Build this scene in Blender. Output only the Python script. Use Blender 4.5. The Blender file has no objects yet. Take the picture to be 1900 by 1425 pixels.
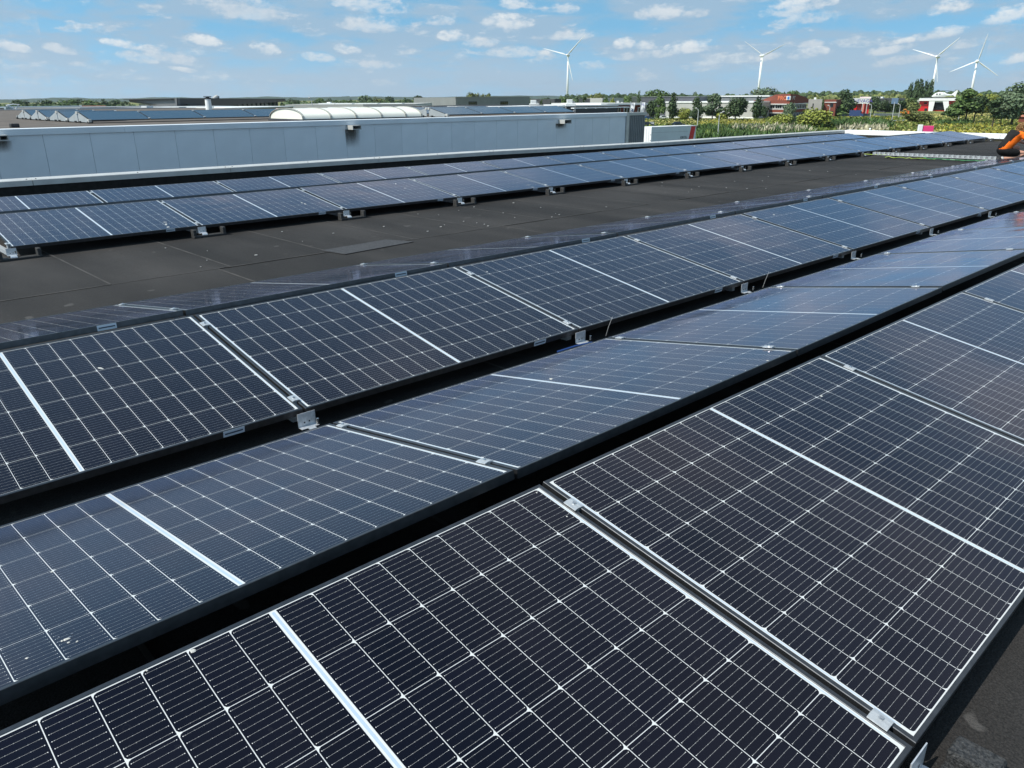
import bpy, bmesh, math, random
from mathutils import Vector, Matrix
random.seed(7)
R = math.radians
SC = bpy.context.scene
COL = SC.collection

# ------------------------------------------------------------------ camera
YAW, PITCH, ROLL, FPX = R(43.0062), R(20.2788), R(-0.3440), 1439.589
CAM = Vector((-1.4891, -0.3535, 1.3695))
fw = Vector((math.sin(YAW)*math.cos(PITCH), math.cos(YAW)*math.cos(PITCH), -math.sin(PITCH)))
rt0 = Vector((math.cos(YAW), -math.sin(YAW), 0)); up0 = rt0.cross(fw)
rt = rt0*math.cos(ROLL) + up0*math.sin(ROLL); up = -rt0*math.sin(ROLL) + up0*math.cos(ROLL)
cam = bpy.data.objects.new('camera', bpy.data.cameras.new('camera')); COL.objects.link(cam)
m = Matrix((rt, up, -fw)).transposed().to_4x4(); m.translation = CAM
cam.matrix_world = m
cam.data.sensor_width = 36; cam.data.lens = 36*FPX/1900
cam.data.clip_start = 0.05; cam.data.clip_end = 20000
SC.camera = cam

def ray(px, py):
    return (fw + rt*((px-950)/FPX) - up*((py-712.5)/FPX)).normalized()
def onz(px, py, z):
    v = ray(px, py); return CAM + v*((z-CAM.z)/v.z)
def ony(px, py, y):
    v = ray(px, py); return CAM + v*((y-CAM.y)/v.y)
def at(px, py, d):
    """world point seen at photo position px, py at horizontal distance d"""
    v = ray(px, py); return CAM + v*(d/math.hypot(v.x, v.y))
def proj(p):
    v = Vector(p)-CAM; z = v.dot(fw)
    if z < 0.05: return None
    return 950+FPX*v.dot(rt)/z, 712.5-FPX*v.dot(up)/z

# ------------------------------------------------------------------ sun, sky
SUN_EL, SUN_AZ = R(50), math.atan2(-0.96, 0.28)          # azimuth from +y towards +x
sdir = Vector((math.sin(SUN_AZ)*math.cos(SUN_EL), math.cos(SUN_AZ)*math.cos(SUN_EL), math.sin(SUN_EL)))
sl = bpy.data.lights.new('sun', 'SUN'); sl.energy = 4.0; sl.angle = R(0.5); sl.color = (1, .95, .87)
so = bpy.data.objects.new('sun', sl); COL.objects.link(so)
so.rotation_euler = (-sdir).to_track_quat('-Z', 'Y').to_euler(); so.location = (0, 0, 60)
SC.view_settings.view_transform = 'Standard'; SC.view_settings.look = 'None'
SC.view_settings.gamma = 1; SC.view_settings.use_curve_mapping = False
SC.view_settings.exposure = 0.42
SC.cycles.use_denoising = True
SC.cycles.max_bounces = 6; SC.cycles.transparent_max_bounces = 12; SC.cycles.volume_bounces = 0
SC.cycles.sample_clamp_indirect = 6

W = bpy.data.worlds.new('World'); SC.world = W; W.use_nodes = True
nt = W.node_tree; N = nt.nodes; L = nt.links; N.clear()
def nd(t, **k):
    n = N.new(t)
    for a, b in k.items(): setattr(n, a, b)
    return n
def lk(a, b): L.new(a, b)
def mth(op, a, b=None, c=None, clamp=False):
    n = N.new('ShaderNodeMath'); n.operation = op; n.use_clamp = clamp
    for i, v in enumerate((a, b, c)):
        if v is None: continue
        if isinstance(v, (int, float)): n.inputs[i].default_value = v
        else: L.new(v, n.inputs[i])
    return n.outputs[0]
def sstep(x, a, b):
    n = N.new('ShaderNodeMapRange'); n.interpolation_type = 'SMOOTHSTEP'
    L.new(x, n.inputs[0]); n.inputs[1].default_value = a; n.inputs[2].default_value = b
    return n.outputs[0]
def vnoise(vec, scale, detail, rough=.55, dist=0):
    n = nd('ShaderNodeTexNoise'); n.inputs['Scale'].default_value = scale; n.inputs['Detail'].default_value = detail
    n.inputs['Roughness'].default_value = rough; n.inputs['Distortion'].default_value = dist
    L.new(vec, n.inputs['Vector']); return n
def cmix(f, a, b):
    n = nd('ShaderNodeMix', data_type='RGBA')
    for s, v in ((n.inputs[0], f), (n.inputs[6], a), (n.inputs[7], b)):
        if isinstance(v, (int, float)): s.default_value = v
        elif isinstance(v, tuple): s.default_value = (*v, 1)
        else: L.new(v, s)
    return n.outputs[2]
sky = nd('ShaderNodeTexSky', sky_type='NISHITA', sun_disc=False)
sky.sun_elevation = SUN_EL; sky.sun_rotation = SUN_AZ; sky.air_density = 1.0; sky.dust_density = 0.6; sky.ozone_density = 1.5
tc = nd('ShaderNodeTexCoord'); D = tc.outputs['Generated']
sx = nd('ShaderNodeSeparateXYZ'); lk(D, sx.inputs[0])
sv = nd('ShaderNodeCombineXYZ'); lk(sx.outputs[0], sv.inputs[0]); lk(sx.outputs[1], sv.inputs[1]); lk(mth('MULTIPLY_ADD', mth('MAXIMUM', sx.outputs[2], 0.0), .8, .27), sv.inputs[2]); lk(sv.outputs[0], sky.inputs[0])
az = mth('ARCTAN2', sx.outputs[0], sx.outputs[1]); el = mth('ARCSINE', sx.outputs[2])
def comb(a, b, c=0):
    n = nd('ShaderNodeCombineXYZ')
    for i, v in enumerate((a, b, c)):
        if isinstance(v, (int, float)): n.inputs[i].default_value = v
        else: L.new(v, n.inputs[i])
    return n.outputs[0]
nA = vnoise(comb(mth('MULTIPLY', az, 9.), mth('MULTIPLY', el, 34.)), 1.0, 7, .58)     # thin grey layer low in the sky
nD = vnoise(comb(mth('MULTIPLY', az, 95.), mth('MULTIPLY', el, 150.)), 1.0, 5, .6)
nB = vnoise(comb(mth('MULTIPLY', az, 38.), mth('MULTIPLY', el, 74.)), 1.0, 6, .62)    # puff edges
ez = mth('MAXIMUM', sx.outputs[2], .06)
nC = vnoise(comb(mth('DIVIDE', sx.outputs[0], ez), mth('DIVIDE', sx.outputs[1], ez), 3.3), .85, 6, .55)  # clouds overhead
lowm = mth('SUBTRACT', 1.0, sstep(el, R(8), R(14)))
grey_low = mth('MULTIPLY', sstep(nA.outputs[0], .36, .56), lowm)
grey_hi = mth('MULTIPLY', sstep(nC.outputs[0], .47, .66), mth('SUBTRACT', 1.0, lowm))
# the cumulus puffs of the photograph, by direction: px, py, half width, half height, whiteness
PUFFS = [(232,84,46,11,1),(378,76,34,13,.95),(492,92,30,14,1),(645,92,26,12,1),(940,42,54,17,1),(842,68,32,13,1),(680,46,62,20,.55),
 (455,18,90,28,.3),(690,10,80,20,.6),(20,86,40,14,.7),(110,92,34,12,.45),(255,108,40,14,.5),(310,106,60,16,.45),(590,108,34,11,.6),
 (815,40,30,11,.7),(955,8,34,13,.75),(1225,24,50,18,.7),(1040,18,36,12,.5),(1480,14,74,22,.8),(1500,36,60,14,.4),(1765,14,44,20,1),
 (1870,30,56,22,.95),(1160,82,24,13,1),(1198,86,26,12,.8),(1280,88,52,16,1),(1290,26,28,10,.35),(1500,100,40,14,.8),(1508,82,30,9,.5),
 (1670,78,40,8,1),(1645,94,50,12,.7),(1740,64,56,14,.8),(1795,82,40,12,.6),(1888,110,34,12,.85),(1060,66,52,11,.7),(1100,122,30,10,.7),
 (960,98,60,13,.5),(890,80,40,12,.5),(1190,104,60,10,.4),(1420,108,36,10,.5),(690,120,60,10,.35),(160,124,40,8,.4),(340,130,30,6,.6),(1690,110,80,12,.35)]
pm = None; pw = None
for (px, py, a, b, w) in PUFFS:
    c = ray(px, py); rr = ray(px+1, py)-c; uu = ray(px, py-1)-c
    k = rr.length; r1 = rr.normalized(); u1 = uu.normalized()
    def dot(v):
        n = nd('ShaderNodeVectorMath', operation='DOT_PRODUCT'); lk(D, n.inputs[0]); n.inputs[1].default_value = v
        return n.outputs['Value']
    u = mth('MULTIPLY_ADD', dot(r1), 1/(a*k), -c.dot(r1)/(a*k))
    v = mth('MULTIPLY_ADD', dot(u1), 1/(b*k), -c.dot(u1)/(b*k))
    vb = mth('MAXIMUM', v, mth('MULTIPLY', v, -1.5))                 # flatter underside
    r2 = mth('ADD', mth('MULTIPLY', u, u), mth('MULTIPLY', vb, vb))
    m_ = mth('SUBTRACT', 1.0, r2)
    sh = mth('MULTIPLY_ADD', v, .35*w, .25+.55*w)
    front = mth('GREATER_THAN', dot(c), .5)
    m_ = mth('MULTIPLY', mth('MAXIMUM', m_, -2), front)
    if pm is None: pm = m_; pw = mth('MULTIPLY', mth('MAXIMUM', m_, 0), sh); ps = mth('MAXIMUM', m_, 0)
    else:
        pm = mth('MAXIMUM', pm, m_)
        mm = mth('MAXIMUM', m_, 0)
        pw = mth('MULTIPLY_ADD', mm, sh, pw); ps = mth('ADD', ps, mm)
pshade = mth('DIVIDE', pw, mth('MAXIMUM', ps, .001))
pden = mth('MULTIPLY_ADD', mth('SUBTRACT', nD.outputs[0], .5), 2.4, mth('MULTIPLY_ADD', mth('SUBTRACT', nB.outputs[0], .5), 4.4, pm))
pmask = mth('MULTIPLY', sstep(pden, -.3, 1.3), mth('MULTIPLY_ADD', pshade, .34, .5))
skyc = nd('ShaderNodeMix', data_type='RGBA', blend_type='MULTIPLY'); skyc.inputs[0].default_value = 1
lk(sky.outputs[0], skyc.inputs[6]); skyc.inputs[7].default_value = (.68, 1.02, .95, 1)
hzn = mth('MULTIPLY', mth('SUBTRACT', 1.0, sstep(el, 0.0, R(4.5))), .45)
GREYC = (1.85, 2.6, 3.35); WHITE = (4.5, 4.6, 4.6)
c0 = cmix(mth('MULTIPLY', grey_low, .84), skyc.outputs[2], GREYC)
hic = cmix(sstep(nC.outputs[0], .52, .72), (6.4, 6.5, 6.5), (3.2, 3.1, 3.05))
c0 = cmix(mth('MULTIPLY', grey_hi, .85), c0, hic)
nE = vnoise(comb(mth('MULTIPLY', az, 21.), mth('MULTIPLY', el, 66.), 4.7), 1.0, 6, .6)
lowp = mth('MULTIPLY', mth('MULTIPLY', sstep(nE.outputs[0], .55, .68), sstep(el, R(.3), R(1.2))), mth('SUBTRACT', 1.0, sstep(el, R(4.5), R(8))))
lcol = cmix(sstep(nD.outputs[0], .38, .68), (2.5, 3.05, 3.6), (3.9, 4.15, 4.3))
c0 = cmix(mth('MULTIPLY', lowp, .75), c0, lcol)
c0 = cmix(hzn, c0, (2.75, 3.35, 3.85))
pcol = cmix(mth('ADD', pshade, mth('MULTIPLY', mth('SUBTRACT', nB.outputs[0], .5), .8), clamp=True), (2.7, 3.05, 3.45), WHITE)
c0 = cmix(pmask, c0, pcol)
bg = nd('ShaderNodeBackground'); bg.inputs[1].default_value = 0.15; lk(c0, bg.inputs[0])
wo = nd('ShaderNodeOutputWorld'); lk(bg.outputs[0], wo.inputs[0])
W.cycles.sampling_method = 'MANUAL'; W.cycles.sample_map_resolution = 512

# ------------------------------------------------------------------ helpers
def mat(name, col, rough=.7, metal=0, spec=.5, coat=0, coat_r=.05, nscale=None, namt=0.25, bump=0, bscale=None, island=0, objrand=0, coords='Object', stretch=None, trans=None):
    M = bpy.data.materials.new(name); M.use_nodes = True
    t = M.node_tree; b = t.nodes['Principled BSDF']
    b.inputs['Base Color'].default_value = (*col, 1); b.inputs['Roughness'].default_value = rough
    b.inputs['Metallic'].default_value = metal; b.inputs['Specular IOR Level'].default_value = spec
    b.inputs['Coat Weight'].default_value = coat; b.inputs['Coat Roughness'].default_value = coat_r
    val = None
    def mm(op, a, c):
        n = t.nodes.new('ShaderNodeMath'); n.operation = op
        for i, v in enumerate((a, c)):
            if isinstance(v, (int, float)): n.inputs[i].default_value = v
            else: t.links.new(v, n.inputs[i])
        return n.outputs[0]
    if nscale or bump:
        tcn = t.nodes.new('ShaderNodeTexCoord'); src = tcn.outputs[coords]
        if stretch:
            mp = t.nodes.new('ShaderNodeMapping'); mp.inputs['Scale'].default_value = stretch
            t.links.new(src, mp.inputs[0]); src = mp.outputs[0]
    if nscale:
        n1 = t.nodes.new('ShaderNodeTexNoise'); n1.inputs['Scale'].default_value = nscale; n1.inputs['Detail'].default_value = 5
        t.links.new(src, n1.inputs['Vector'])
        mr = t.nodes.new('ShaderNodeMapRange'); t.links.new(n1.outputs[0], mr.inputs[0])
        mr.inputs[1].default_value = .3; mr.inputs[2].default_value = .7
        mr.inputs[3].default_value = 1-namt; mr.inputs[4].default_value = 1+namt
        val = mr.outputs[0]
    if island:
        g = t.nodes.new('ShaderNodeNewGeometry')
        v2 = mm('ADD', mm('MULTIPLY', g.outputs['Random Per Island'], 2*island), 1-island)
        val = v2 if val is None else mm('MULTIPLY', val, v2)
    if objrand:
        g = t.nodes.new('ShaderNodeObjectInfo')
        v2 = mm('ADD', mm('MULTIPLY', g.outputs['Random'], 2*objrand), 1-objrand)
        val = v2 if val is None else mm('MULTIPLY', val, v2)
    if val is not None:
        x = t.nodes.new('ShaderNodeMix'); x.data_type = 'RGBA'; x.blend_type = 'MULTIPLY'; x.inputs[0].default_value = 1
        x.inputs[6].default_value = (*col, 1)
        cb = t.nodes.new('ShaderNodeCombineColor')
        for i in range(3): t.links.new(val, cb.inputs[i])
        t.links.new(cb.outputs[0], x.inputs[7]); t.links.new(x.outputs[2], b.inputs['Base Color'])
    if bump:
        n2 = t.nodes.new('ShaderNodeTexNoise'); n2.inputs['Scale'].default_value = bscale or 40; n2.inputs['Detail'].default_value = 4
        t.links.new(src, n2.inputs['Vector'])
        bp = t.nodes.new('ShaderNodeBump'); bp.inputs['Strength'].default_value = bump; bp.inputs['Distance'].default_value = .01
        t.links.new(n2.outputs[0], bp.inputs['Height']); t.links.new(bp.outputs[0], b.inputs['Normal'])
    if trans:
        b.inputs['Transmission Weight'].default_value = trans
    return M

def new(name, me, parent=None, loc=None, rot=None):
    o = bpy.data.objects.new(name, me); COL.objects.link(o)
    if parent is not None: o.parent = parent
    if loc is not None: o.location = loc
    if rot is not None: o.rotation_euler = rot
    return o
def tag(o, label=None, cat=None, group=None, kind=None):
    if label: o['label'] = label
    if cat: o['category'] = cat
    if group: o['group'] = group
    if kind: o['kind'] = kind
    return o
def thing(name, label, cat, loc=(0, 0, 0), rz=0, group=None):
    return tag(new(name, None, None, loc, (0, 0, rz)), label, cat, group)

class MB:
    """collects simple solids into one mesh"""
    def __init__(s): s.bm = bmesh.new()
    def box(s, a, b, M=None):
        x0, y0, z0 = a; x1, y1, z1 = b
        v = [Vector(p) for p in ((x0,y0,z0),(x1,y0,z0),(x1,y1,z0),(x0,y1,z0),(x0,y0,z1),(x1,y0,z1),(x1,y1,z1),(x0,y1,z1))]
        if M is not None: v = [M @ p for p in v]
        v = [s.bm.verts.new(p) for p in v]
        for f in ((3,2,1,0),(4,5,6,7),(0,1,5,4),(1,2,6,5),(2,3,7,6),(3,0,4,7)): s.bm.faces.new([v[i] for i in f])
        return s
    def bbox(s, a, b, bev, M=None):
        """box whose upright and top edges are chamfered"""
        x0, y0, z0 = a; x1, y1, z1 = b; e = bev
        ring = lambda q, z: [Vector(p) for p in ((x0+q,y0+e,z),(x0+e,y0+q,z),(x1-e,y0+q,z),(x1-q,y0+e,z),(x1-q,y1-e,z),(x1-e,y1-q,z),(x0+e,y1-q,z),(x0+q,y1-e,z))]
        rs = [ring(0, z0), ring(0, z1-e), [p for p in ring(e*.8, z1)]]
        s.loft(rs, M, True, True); return s
    def loft(s, rings, M=None, cap0=True, cap1=True, closed=True):
        vs = [[s.bm.verts.new((M @ Vector(p)) if M is not None else p) for p in r] for r in rings]
        for a, b in zip(vs, vs[1:]):
            n = len(a)
            for i in range(n if closed else n-1):
                j = (i+1) % n
                try: s.bm.faces.new((a[i], a[j], b[j], b[i]))
                except ValueError: pass
        if cap0 and closed: s.bm.faces.new(vs[0][::-1])
        if cap1 and closed: s.bm.faces.new(vs[-1])
        return s
    def tube(s, pts, r, n=8, cap=True):
        pts = [Vector(p) for p in pts]; rings = []
        for i, p in enumerate(pts):
            d = (pts[min(i+1, len(pts)-1)]-pts[max(i-1, 0)]).normalized()
            a = d.orthogonal().normalized() if abs(d.z) > .9 else d.cross(Vector((0,0,1))).normalized()
            b = d.cross(a); q = r[i] if isinstance(r, (list, tuple)) else r
            rings.append([p + (a*math.cos(2*math.pi*k/n)+b*math.sin(2*math.pi*k/n))*q for k in range(n)])
        return s.loft(rings, None, cap, cap)
    def poly(s, pts, M=None):
        s.bm.faces.new([s.bm.verts.new((M @ Vector(p)) if M is not None else p) for p in pts]); return s
    def prism(s, pts, d):
        """polygon pts extruded by vector d"""
        d = Vector(d); return s.loft([pts, [Vector(p)+d for p in pts]])
    def mesh(s, name, m, smooth=False):
        bmesh.ops.recalc_face_normals(s.bm, faces=s.bm.faces)
        me = bpy.data.meshes.new(name); s.bm.to_mesh(me); s.bm.free()
        for q in (m if isinstance(m, (list, tuple)) else [m]): me.materials.append(q)
        if smooth: me.polygons.foreach_set('use_smooth', [True]*len(me.polygons))
        return me
    def obj(s, name, m, parent=None, loc=None, rot=None, smooth=False):
        return new(name, s.mesh(name, m, smooth), parent, loc, rot)

ORD = 'zeroth first second third fourth fifth sixth seventh eighth ninth tenth eleventh twelfth thirteenth fourteenth fifteenth sixteenth seventeenth eighteenth'.split()

# ------------------------------------------------------------------ materials
M_frame = mat('black anodised frame', (.085, .09, .098), .36, .85, .5, nscale=30, namt=.2)
M_back = mat('white backsheet under glass', (.6, .61, .6), .5, 0, .3, coat=.8, coat_r=.04)
M_ribbon = mat('tinned ribbon', (.52, .62, .72), .35, .3, .5, coat=.8)
M_galv = mat('galvanised steel', (.6, .63, .66), .42, .55, .5, nscale=60, namt=.18)
M_alu = mat('aluminium clamp', (.58, .59, .59), .36, .6, .5, nscale=80, namt=.12)
M_steelbolt = mat('stainless bolt', (.55, .56, .57), .25, .9)
M_rubber = mat('recycled rubber granulate', (.026, .026, .026), .7, 0, .5, nscale=170, namt=1.0, bump=1.0, bscale=110)
M_sticker = mat('silver sticker', (.5, .56, .62), .4, .1)
M_stickerprint = mat('sticker print', (.03, .05, .08), .6)
M_coping = mat('aluminium coping', (.5, .5, .48), .5, .25, .5, nscale=5, namt=.1)
M_bitdark = mat('bitumen upstand', (.014, .013, .012), .85, 0, .3, nscale=12, namt=.4, bump=.5, bscale=120)
M_clad = mat('grey cladding panel', (.75, .79, .82), .4, 0, .5, nscale=1.2, namt=.06, objrand=.035)
M_clad2 = mat('grey steel trim', (.27, .28, .285), .5, 0, .4, nscale=3, namt=.08)
M_cladc = mat('corrugated steel', (.2, .21, .21), .5, 0, .4, nscale=3, namt=.08)
M_white = mat('white paint', (.78, .79, .78), .5, 0, .4, nscale=.8, namt=.05)
M_offw = mat('pale roofing', (.62, .62, .6), .7, nscale=.6, namt=.12)
M_dgrey = mat('dark grey cladding', (.052, .054, .06), .5, 0, .4, nscale=.5, namt=.1)
M_black = mat('black roofing', (.016, .016, .017), .8, nscale=.6, namt=.25)
M_glassd = mat('dark window glass', (.012, .016, .02), .06, 0, .6)
M_glassg = mat('green tinted glass', (.03, .06, .055), .08, 0, .6)
M_mgrey = mat('mid grey facade', (.2, .21, .215), .6, 0, .4, nscale=.4, namt=.07)
M_lgrey = mat('light grey facade', (.42, .42, .4), .6, 0, .4, nscale=.4, namt=.06)
M_beige = mat('beige grey wall', (.36, .34, .31), .7, nscale=.4, namt=.08)
M_purple = mat('slate grey steel roof', (.085, .088, .105), .55, nscale=.3, namt=.1)
M_brick = mat('red brown brick', (.19, .052, .032), .85, nscale=3.5, namt=.22)
M_red = mat('red steel', (.55, .015, .018), .4, 0, .5, nscale=.5, namt=.1)
M_redb = mat('bright red', (.75, .012, .012), .4)
M_pink = mat('magenta print', (.7, .05, .19), .5)
M_blue = mat('blue paint', (.02, .16, .5), .45)
M_navy = mat('navy paint', (.03, .055, .14), .4)
M_orangep = mat('orange lettering', (.75, .2, .09), .5)
M_violet = mat('violet lettering', (.1, .09, .36), .5)
M_darkp = mat('dark lettering', (.03, .03, .035), .5)
M_terra = mat('terracotta roof', (.32, .12, .07), .8, nscale=3, namt=.2)
M_conc = mat('pale concrete', (.42, .41, .38), .85, nscale=.7, namt=.12)
M_poly = mat('ivory polycarbonate', (.8, .79, .7), .3, 0, .5, nscale=1.1, namt=.06)
M_alrib = mat('weathered glazing bar', (.42, .41, .36), .5, .2)
M_turb = mat('turbine white', (.82, .83, .83), .4)
M_trail = mat('trailer tarpaulin', (.56, .62, .6), .55, nscale=.7, namt=.05)
M_tyre = mat('tyre rubber', (.015, .015, .015), .8)
M_pole = mat('galvanised lamp pole', (.55, .56, .55), .5, .3)
M_orange = mat('orange machine paint', (.75, .28, .02), .45)
M_carb = mat('dark blue grey car paint', (.03, .045, .06), .3, .3, coat=.8)
M_carblue = mat('blue car paint', (.03, .1, .25), .3, .3, coat=.8)
M_carw = mat('white car paint', (.7, .72, .72), .3, 0, coat=.8)
M_bark = mat('bark', (.06, .048, .036), .9, nscale=2, namt=.3)
def fol(name, c, isl=.45):
    M = mat(name, c, .6, 0, .25, island=isl, nscale=.12, namt=.25, coords='Object')
    return M
M_fdark = fol('dark foliage', (0.05075, 0.08247, 0.03172)); M_fmid = fol('mid foliage', (0.09833, 0.1555, 0.04441))
M_fgrey = fol('grey green foliage', (0.1237, 0.1713, 0.09516)); M_fyel = fol('yellow green foliage', (0.2538, 0.2855, 0.05551))
M_folive = fol('olive foliage', (0.1459, 0.1665, 0.05075))

# ------------------------------------------------------------------ the roof
def roof_mat():
    M = mat('bitumen roofing felt', (.0225, .0208, .0196), .9, 0, .3, bump=.6, bscale=160, coords='Object')
    t = M.node_tree; b = t.nodes['Principled BSDF']
    g = t.nodes.new('ShaderNodeTexCoord')
    def nz(s, d, vec=None):
        n = t.nodes.new('ShaderNodeTexNoise'); n.inputs['Scale'].default_value = s; n.inputs['Detail'].default_value = d
        t.links.new(vec or g.outputs['Object'], n.inputs['Vector']); return n.outputs[0]
    def mr(x, a, b_, c, d):
        n = t.nodes.new('ShaderNodeMapRange'); t.links.new(x, n.inputs[0])
        for i, v in enumerate((a, b_, c, d)): n.inputs[i+1].default_value = v
        return n.outputs[0]
    mp = t.nodes.new('ShaderNodeMapping'); mp.inputs['Scale'].default_value = (1, .22, 1); mp.inputs['Rotation'].default_value = (0, 0, .9)
    t.links.new(g.outputs['Object'], mp.inputs[0])
    f1 = mr(nz(1.6, 6, mp.outputs[0]), .35, .7, .66, 1.5); f2 = mr(nz(240, 2), .35, .68, .6, 1.55); f3 = mr(nz(.45, 3), .32, .68, .68, 1.38)
    oi = t.nodes.new('ShaderNodeObjectInfo'); f4 = mr(oi.outputs['Random'], 0, 1, .9, 1.1)
    def mul(a, c):
        n = t.nodes.new('ShaderNodeMath'); n.operation = 'MULTIPLY'; t.links.new(a, n.inputs[0]); t.links.new(c, n.inputs[1]); return n.outputs[0]
    f = mul(mul(f1, f2), mul(f3, f4))
    sc = t.nodes.new('ShaderNodeVectorMath'); sc.operation = 'SCALE'; sc.inputs[0].default_value = (.0225, .0208, .0196); t.links.new(f, sc.inputs['Scale'])
    sp = mr(nz(5.5, 2), .71, .735, 0, .5)              # pale scuffs
    mx = t.nodes.new('ShaderNodeMix'); mx.data_type = 'RGBA'; t.links.new(sp, mx.inputs[0]); t.links.new(sc.outputs[0], mx.inputs[6])
    mx.inputs[7].default_value = (.10, .095, .09, 1); t.links.new(mx.outputs[2], b.inputs['Base Color'])
    return M
M_roof = roof_mat()
roof = tag(MB().box((-9, -6, -8.0), (27.3, 12.75, -.012)).obj('flat_roof', M_roof), kind='structure')
# roofing sheets about a metre wide, each lapping 4 mm over the next
M_bead = mat('dusty lap edge', (.043, .04, .037), .95, nscale=4, namt=.6)
def sheet(x0, x1, y0, y1, bead=True):
    b = MB(); n = 6; e = .07
    tp = [[Vector((x0, y0+(y1-y0)*i/n, .0003)), Vector((x1+e, y0+(y1-y0)*i/n, .0045))] for i in range(n+1)]
    v = [[b.bm.verts.new(p) for p in r] for r in tp]; w = [[b.bm.verts.new(p-Vector((0, 0, .0042))) for p in r] for r in tp]
    for i in range(n):
        b.bm.faces.new((v[i][0], v[i][1], v[i+1][1], v[i+1][0])); b.bm.faces.new((v[i][1], w[i][1], w[i+1][1], v[i+1][1]))
    b.bm.faces.new((v[0][0], w[0][0], w[0][1], v[0][1]))
    o = b.obj('roofing_sheet', M_roof, roof)
    if bead:
        MB().box((x1+e-.014, y0+.01, .0052), (x1+e+.002, y1-.01, .0062)).obj('lap_bead', M_bead, o)
    MB().box((x0+.02, y0-.012, .0056), (x1, y0+.004, .0066)).obj('lap_bead', M_bead, o)
for i in range(29):
    sheet(-1.72+.98*i, -.74+.98*i, 6.19, 12.7)
for i in range(9): sheet(-2.2+3.3*i, 1.1+3.3*i, 2.0, 6.18)
for i in range(30): sheet(-2.1+.98*i, -1.12+.98*i, -5.9, 1.99)
pp = [onz(*q, .0) for q in ((598, 466), (640, 473.5), (768, 450), (716, 446))]
M_patch = mat('grey mineral felt', (.038, .039, .042), .9, nscale=60, namt=.45, bump=.5, bscale=200)
MB().prism([Vector((p.x, p.y, .006)) for p in pp], (0, 0, .004)).obj('roofing_patch', M_patch, roof)
# pale specks lying about on the felt
b = MB(); rnd = random.Random(3)
M_fleck = mat('pale grit', (.5, .49, .46), .9)
for i in range(42):
    x = rnd.uniform(0, 14); y = rnd.uniform(6.0, 7.8)
    if i < 14: x, y = rnd.uniform(1, 6), rnd.uniform(6.2, 7.7)
    r = rnd.uniform(.003, .011); a0 = rnd.random()*6
    b.prism([Vector((x+r*rnd.uniform(.5, 1.2)*math.cos(a0+k*1.05)*1.5, y+r*rnd.uniform(.5, 1.2)*math.sin(a0+k*1.05), .005)) for k in range(6)], (0, 0, .004))
tag(b.obj('roof_grit', M_fleck), 'pale specks of grit scattered over the dark roofing felt', 'grit', kind='stuff')

# parapets: coping lengths over a dark upstand
par = thing('parapet', 'long low grey metal capped parapet behind the rear panel row', 'parapet', (0, 12.8, 0))
def zp(x):
    k = [(-5, .31), (1, .300), (10, .276), (15.5, .222), (21, .215), (28, .192)]
    for (a, za), (c, zc) in zip(k, k[1:]):
        if x <= c: return za+(zc-za)*(x-a)/(c-a)
    return .19
b = MB(); xs = [-4.2, -1.4, 1.33, 4.3, 7.28, 10.25, 13.2, 16.2, 19.2, 22.2, 25.0, 27.35]
for x0, x1 in zip(xs, xs[1:]):
    h0, h1 = zp(x0), zp(x1)
    pts = lambda x, h: [Vector((x, -.012, h-.085)), Vector((x, -.012, h-.012)), Vector((x, -.004, h-.004)), Vector((x, .27, h+.004)), Vector((x, .27, h-.085))]
    c = MB().loft([pts(x0+.004, h0), pts(x1-.004, h1)])
    co = c.obj('coping_length', M_coping, par)
    b.loft([[Vector((x0, .0, .0)), Vector((x0, .26, .0)), Vector((x0, .26, h0-.03)), Vector((x0, .0, h0-.03))],
            [Vector((x1, .0, .0)), Vector((x1, .26, .0)), Vector((x1, .26, h1-.03)), Vector((x1, .0, h1-.03))]])
    sc_ = MB()
    for xx in (x0+.06, x1-.06, (x0+x1)/2):
        hh = zp(xx)
        sc_.tube([(xx, .05, hh-.004), (xx, .05, hh+.006)], .009, 6)
    sc_.obj('screw', M_darkp, co)
b.obj('upstand', M_bitdark, par)
par2 = thing('parapet', 'white sunlit parapet across the far right end of the roof', 'parapet', (27.1, 12.8, 0))
b = MB()
ys = [-.01, -3.2, -5.0, -8.6, -12.2, -16]
for y0, y1 in zip(ys, ys[1:]):
    h = .20
    q = lambda y: [Vector((-.012, y, h-.14)), Vector((-.012, y, h-.012)), Vector((-.004, y, h)), Vector((.27, y, h+.01)), Vector((.27, y, h-.1))]
    MB().loft([q(y0-.004), q(y1+.004)]).obj('coping_length', M_white, par2)
    b.box((.0, y1, 0), (.26, y0, h-.03))
b.obj('upstand', M_bitdark, par2)
cp = onz(1618, 241, .2); cp.x = 27.2; cp.y = ony(1618, 241, 11).y
vc = thing('vent_cap', 'tiny white cap standing on the white far parapet', 'vent cap', (27.22, 11.95, .205))
MB().tube([(0, 0, 0), (0, 0, .055)], .022, 10).obj('pipe', M_white, vc)
MB().tube([(0, 0, .05), (0, 0, .062), (0, 0, .085)], [.04, .04, .01], 10).obj('cap', M_white, vc)

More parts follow.
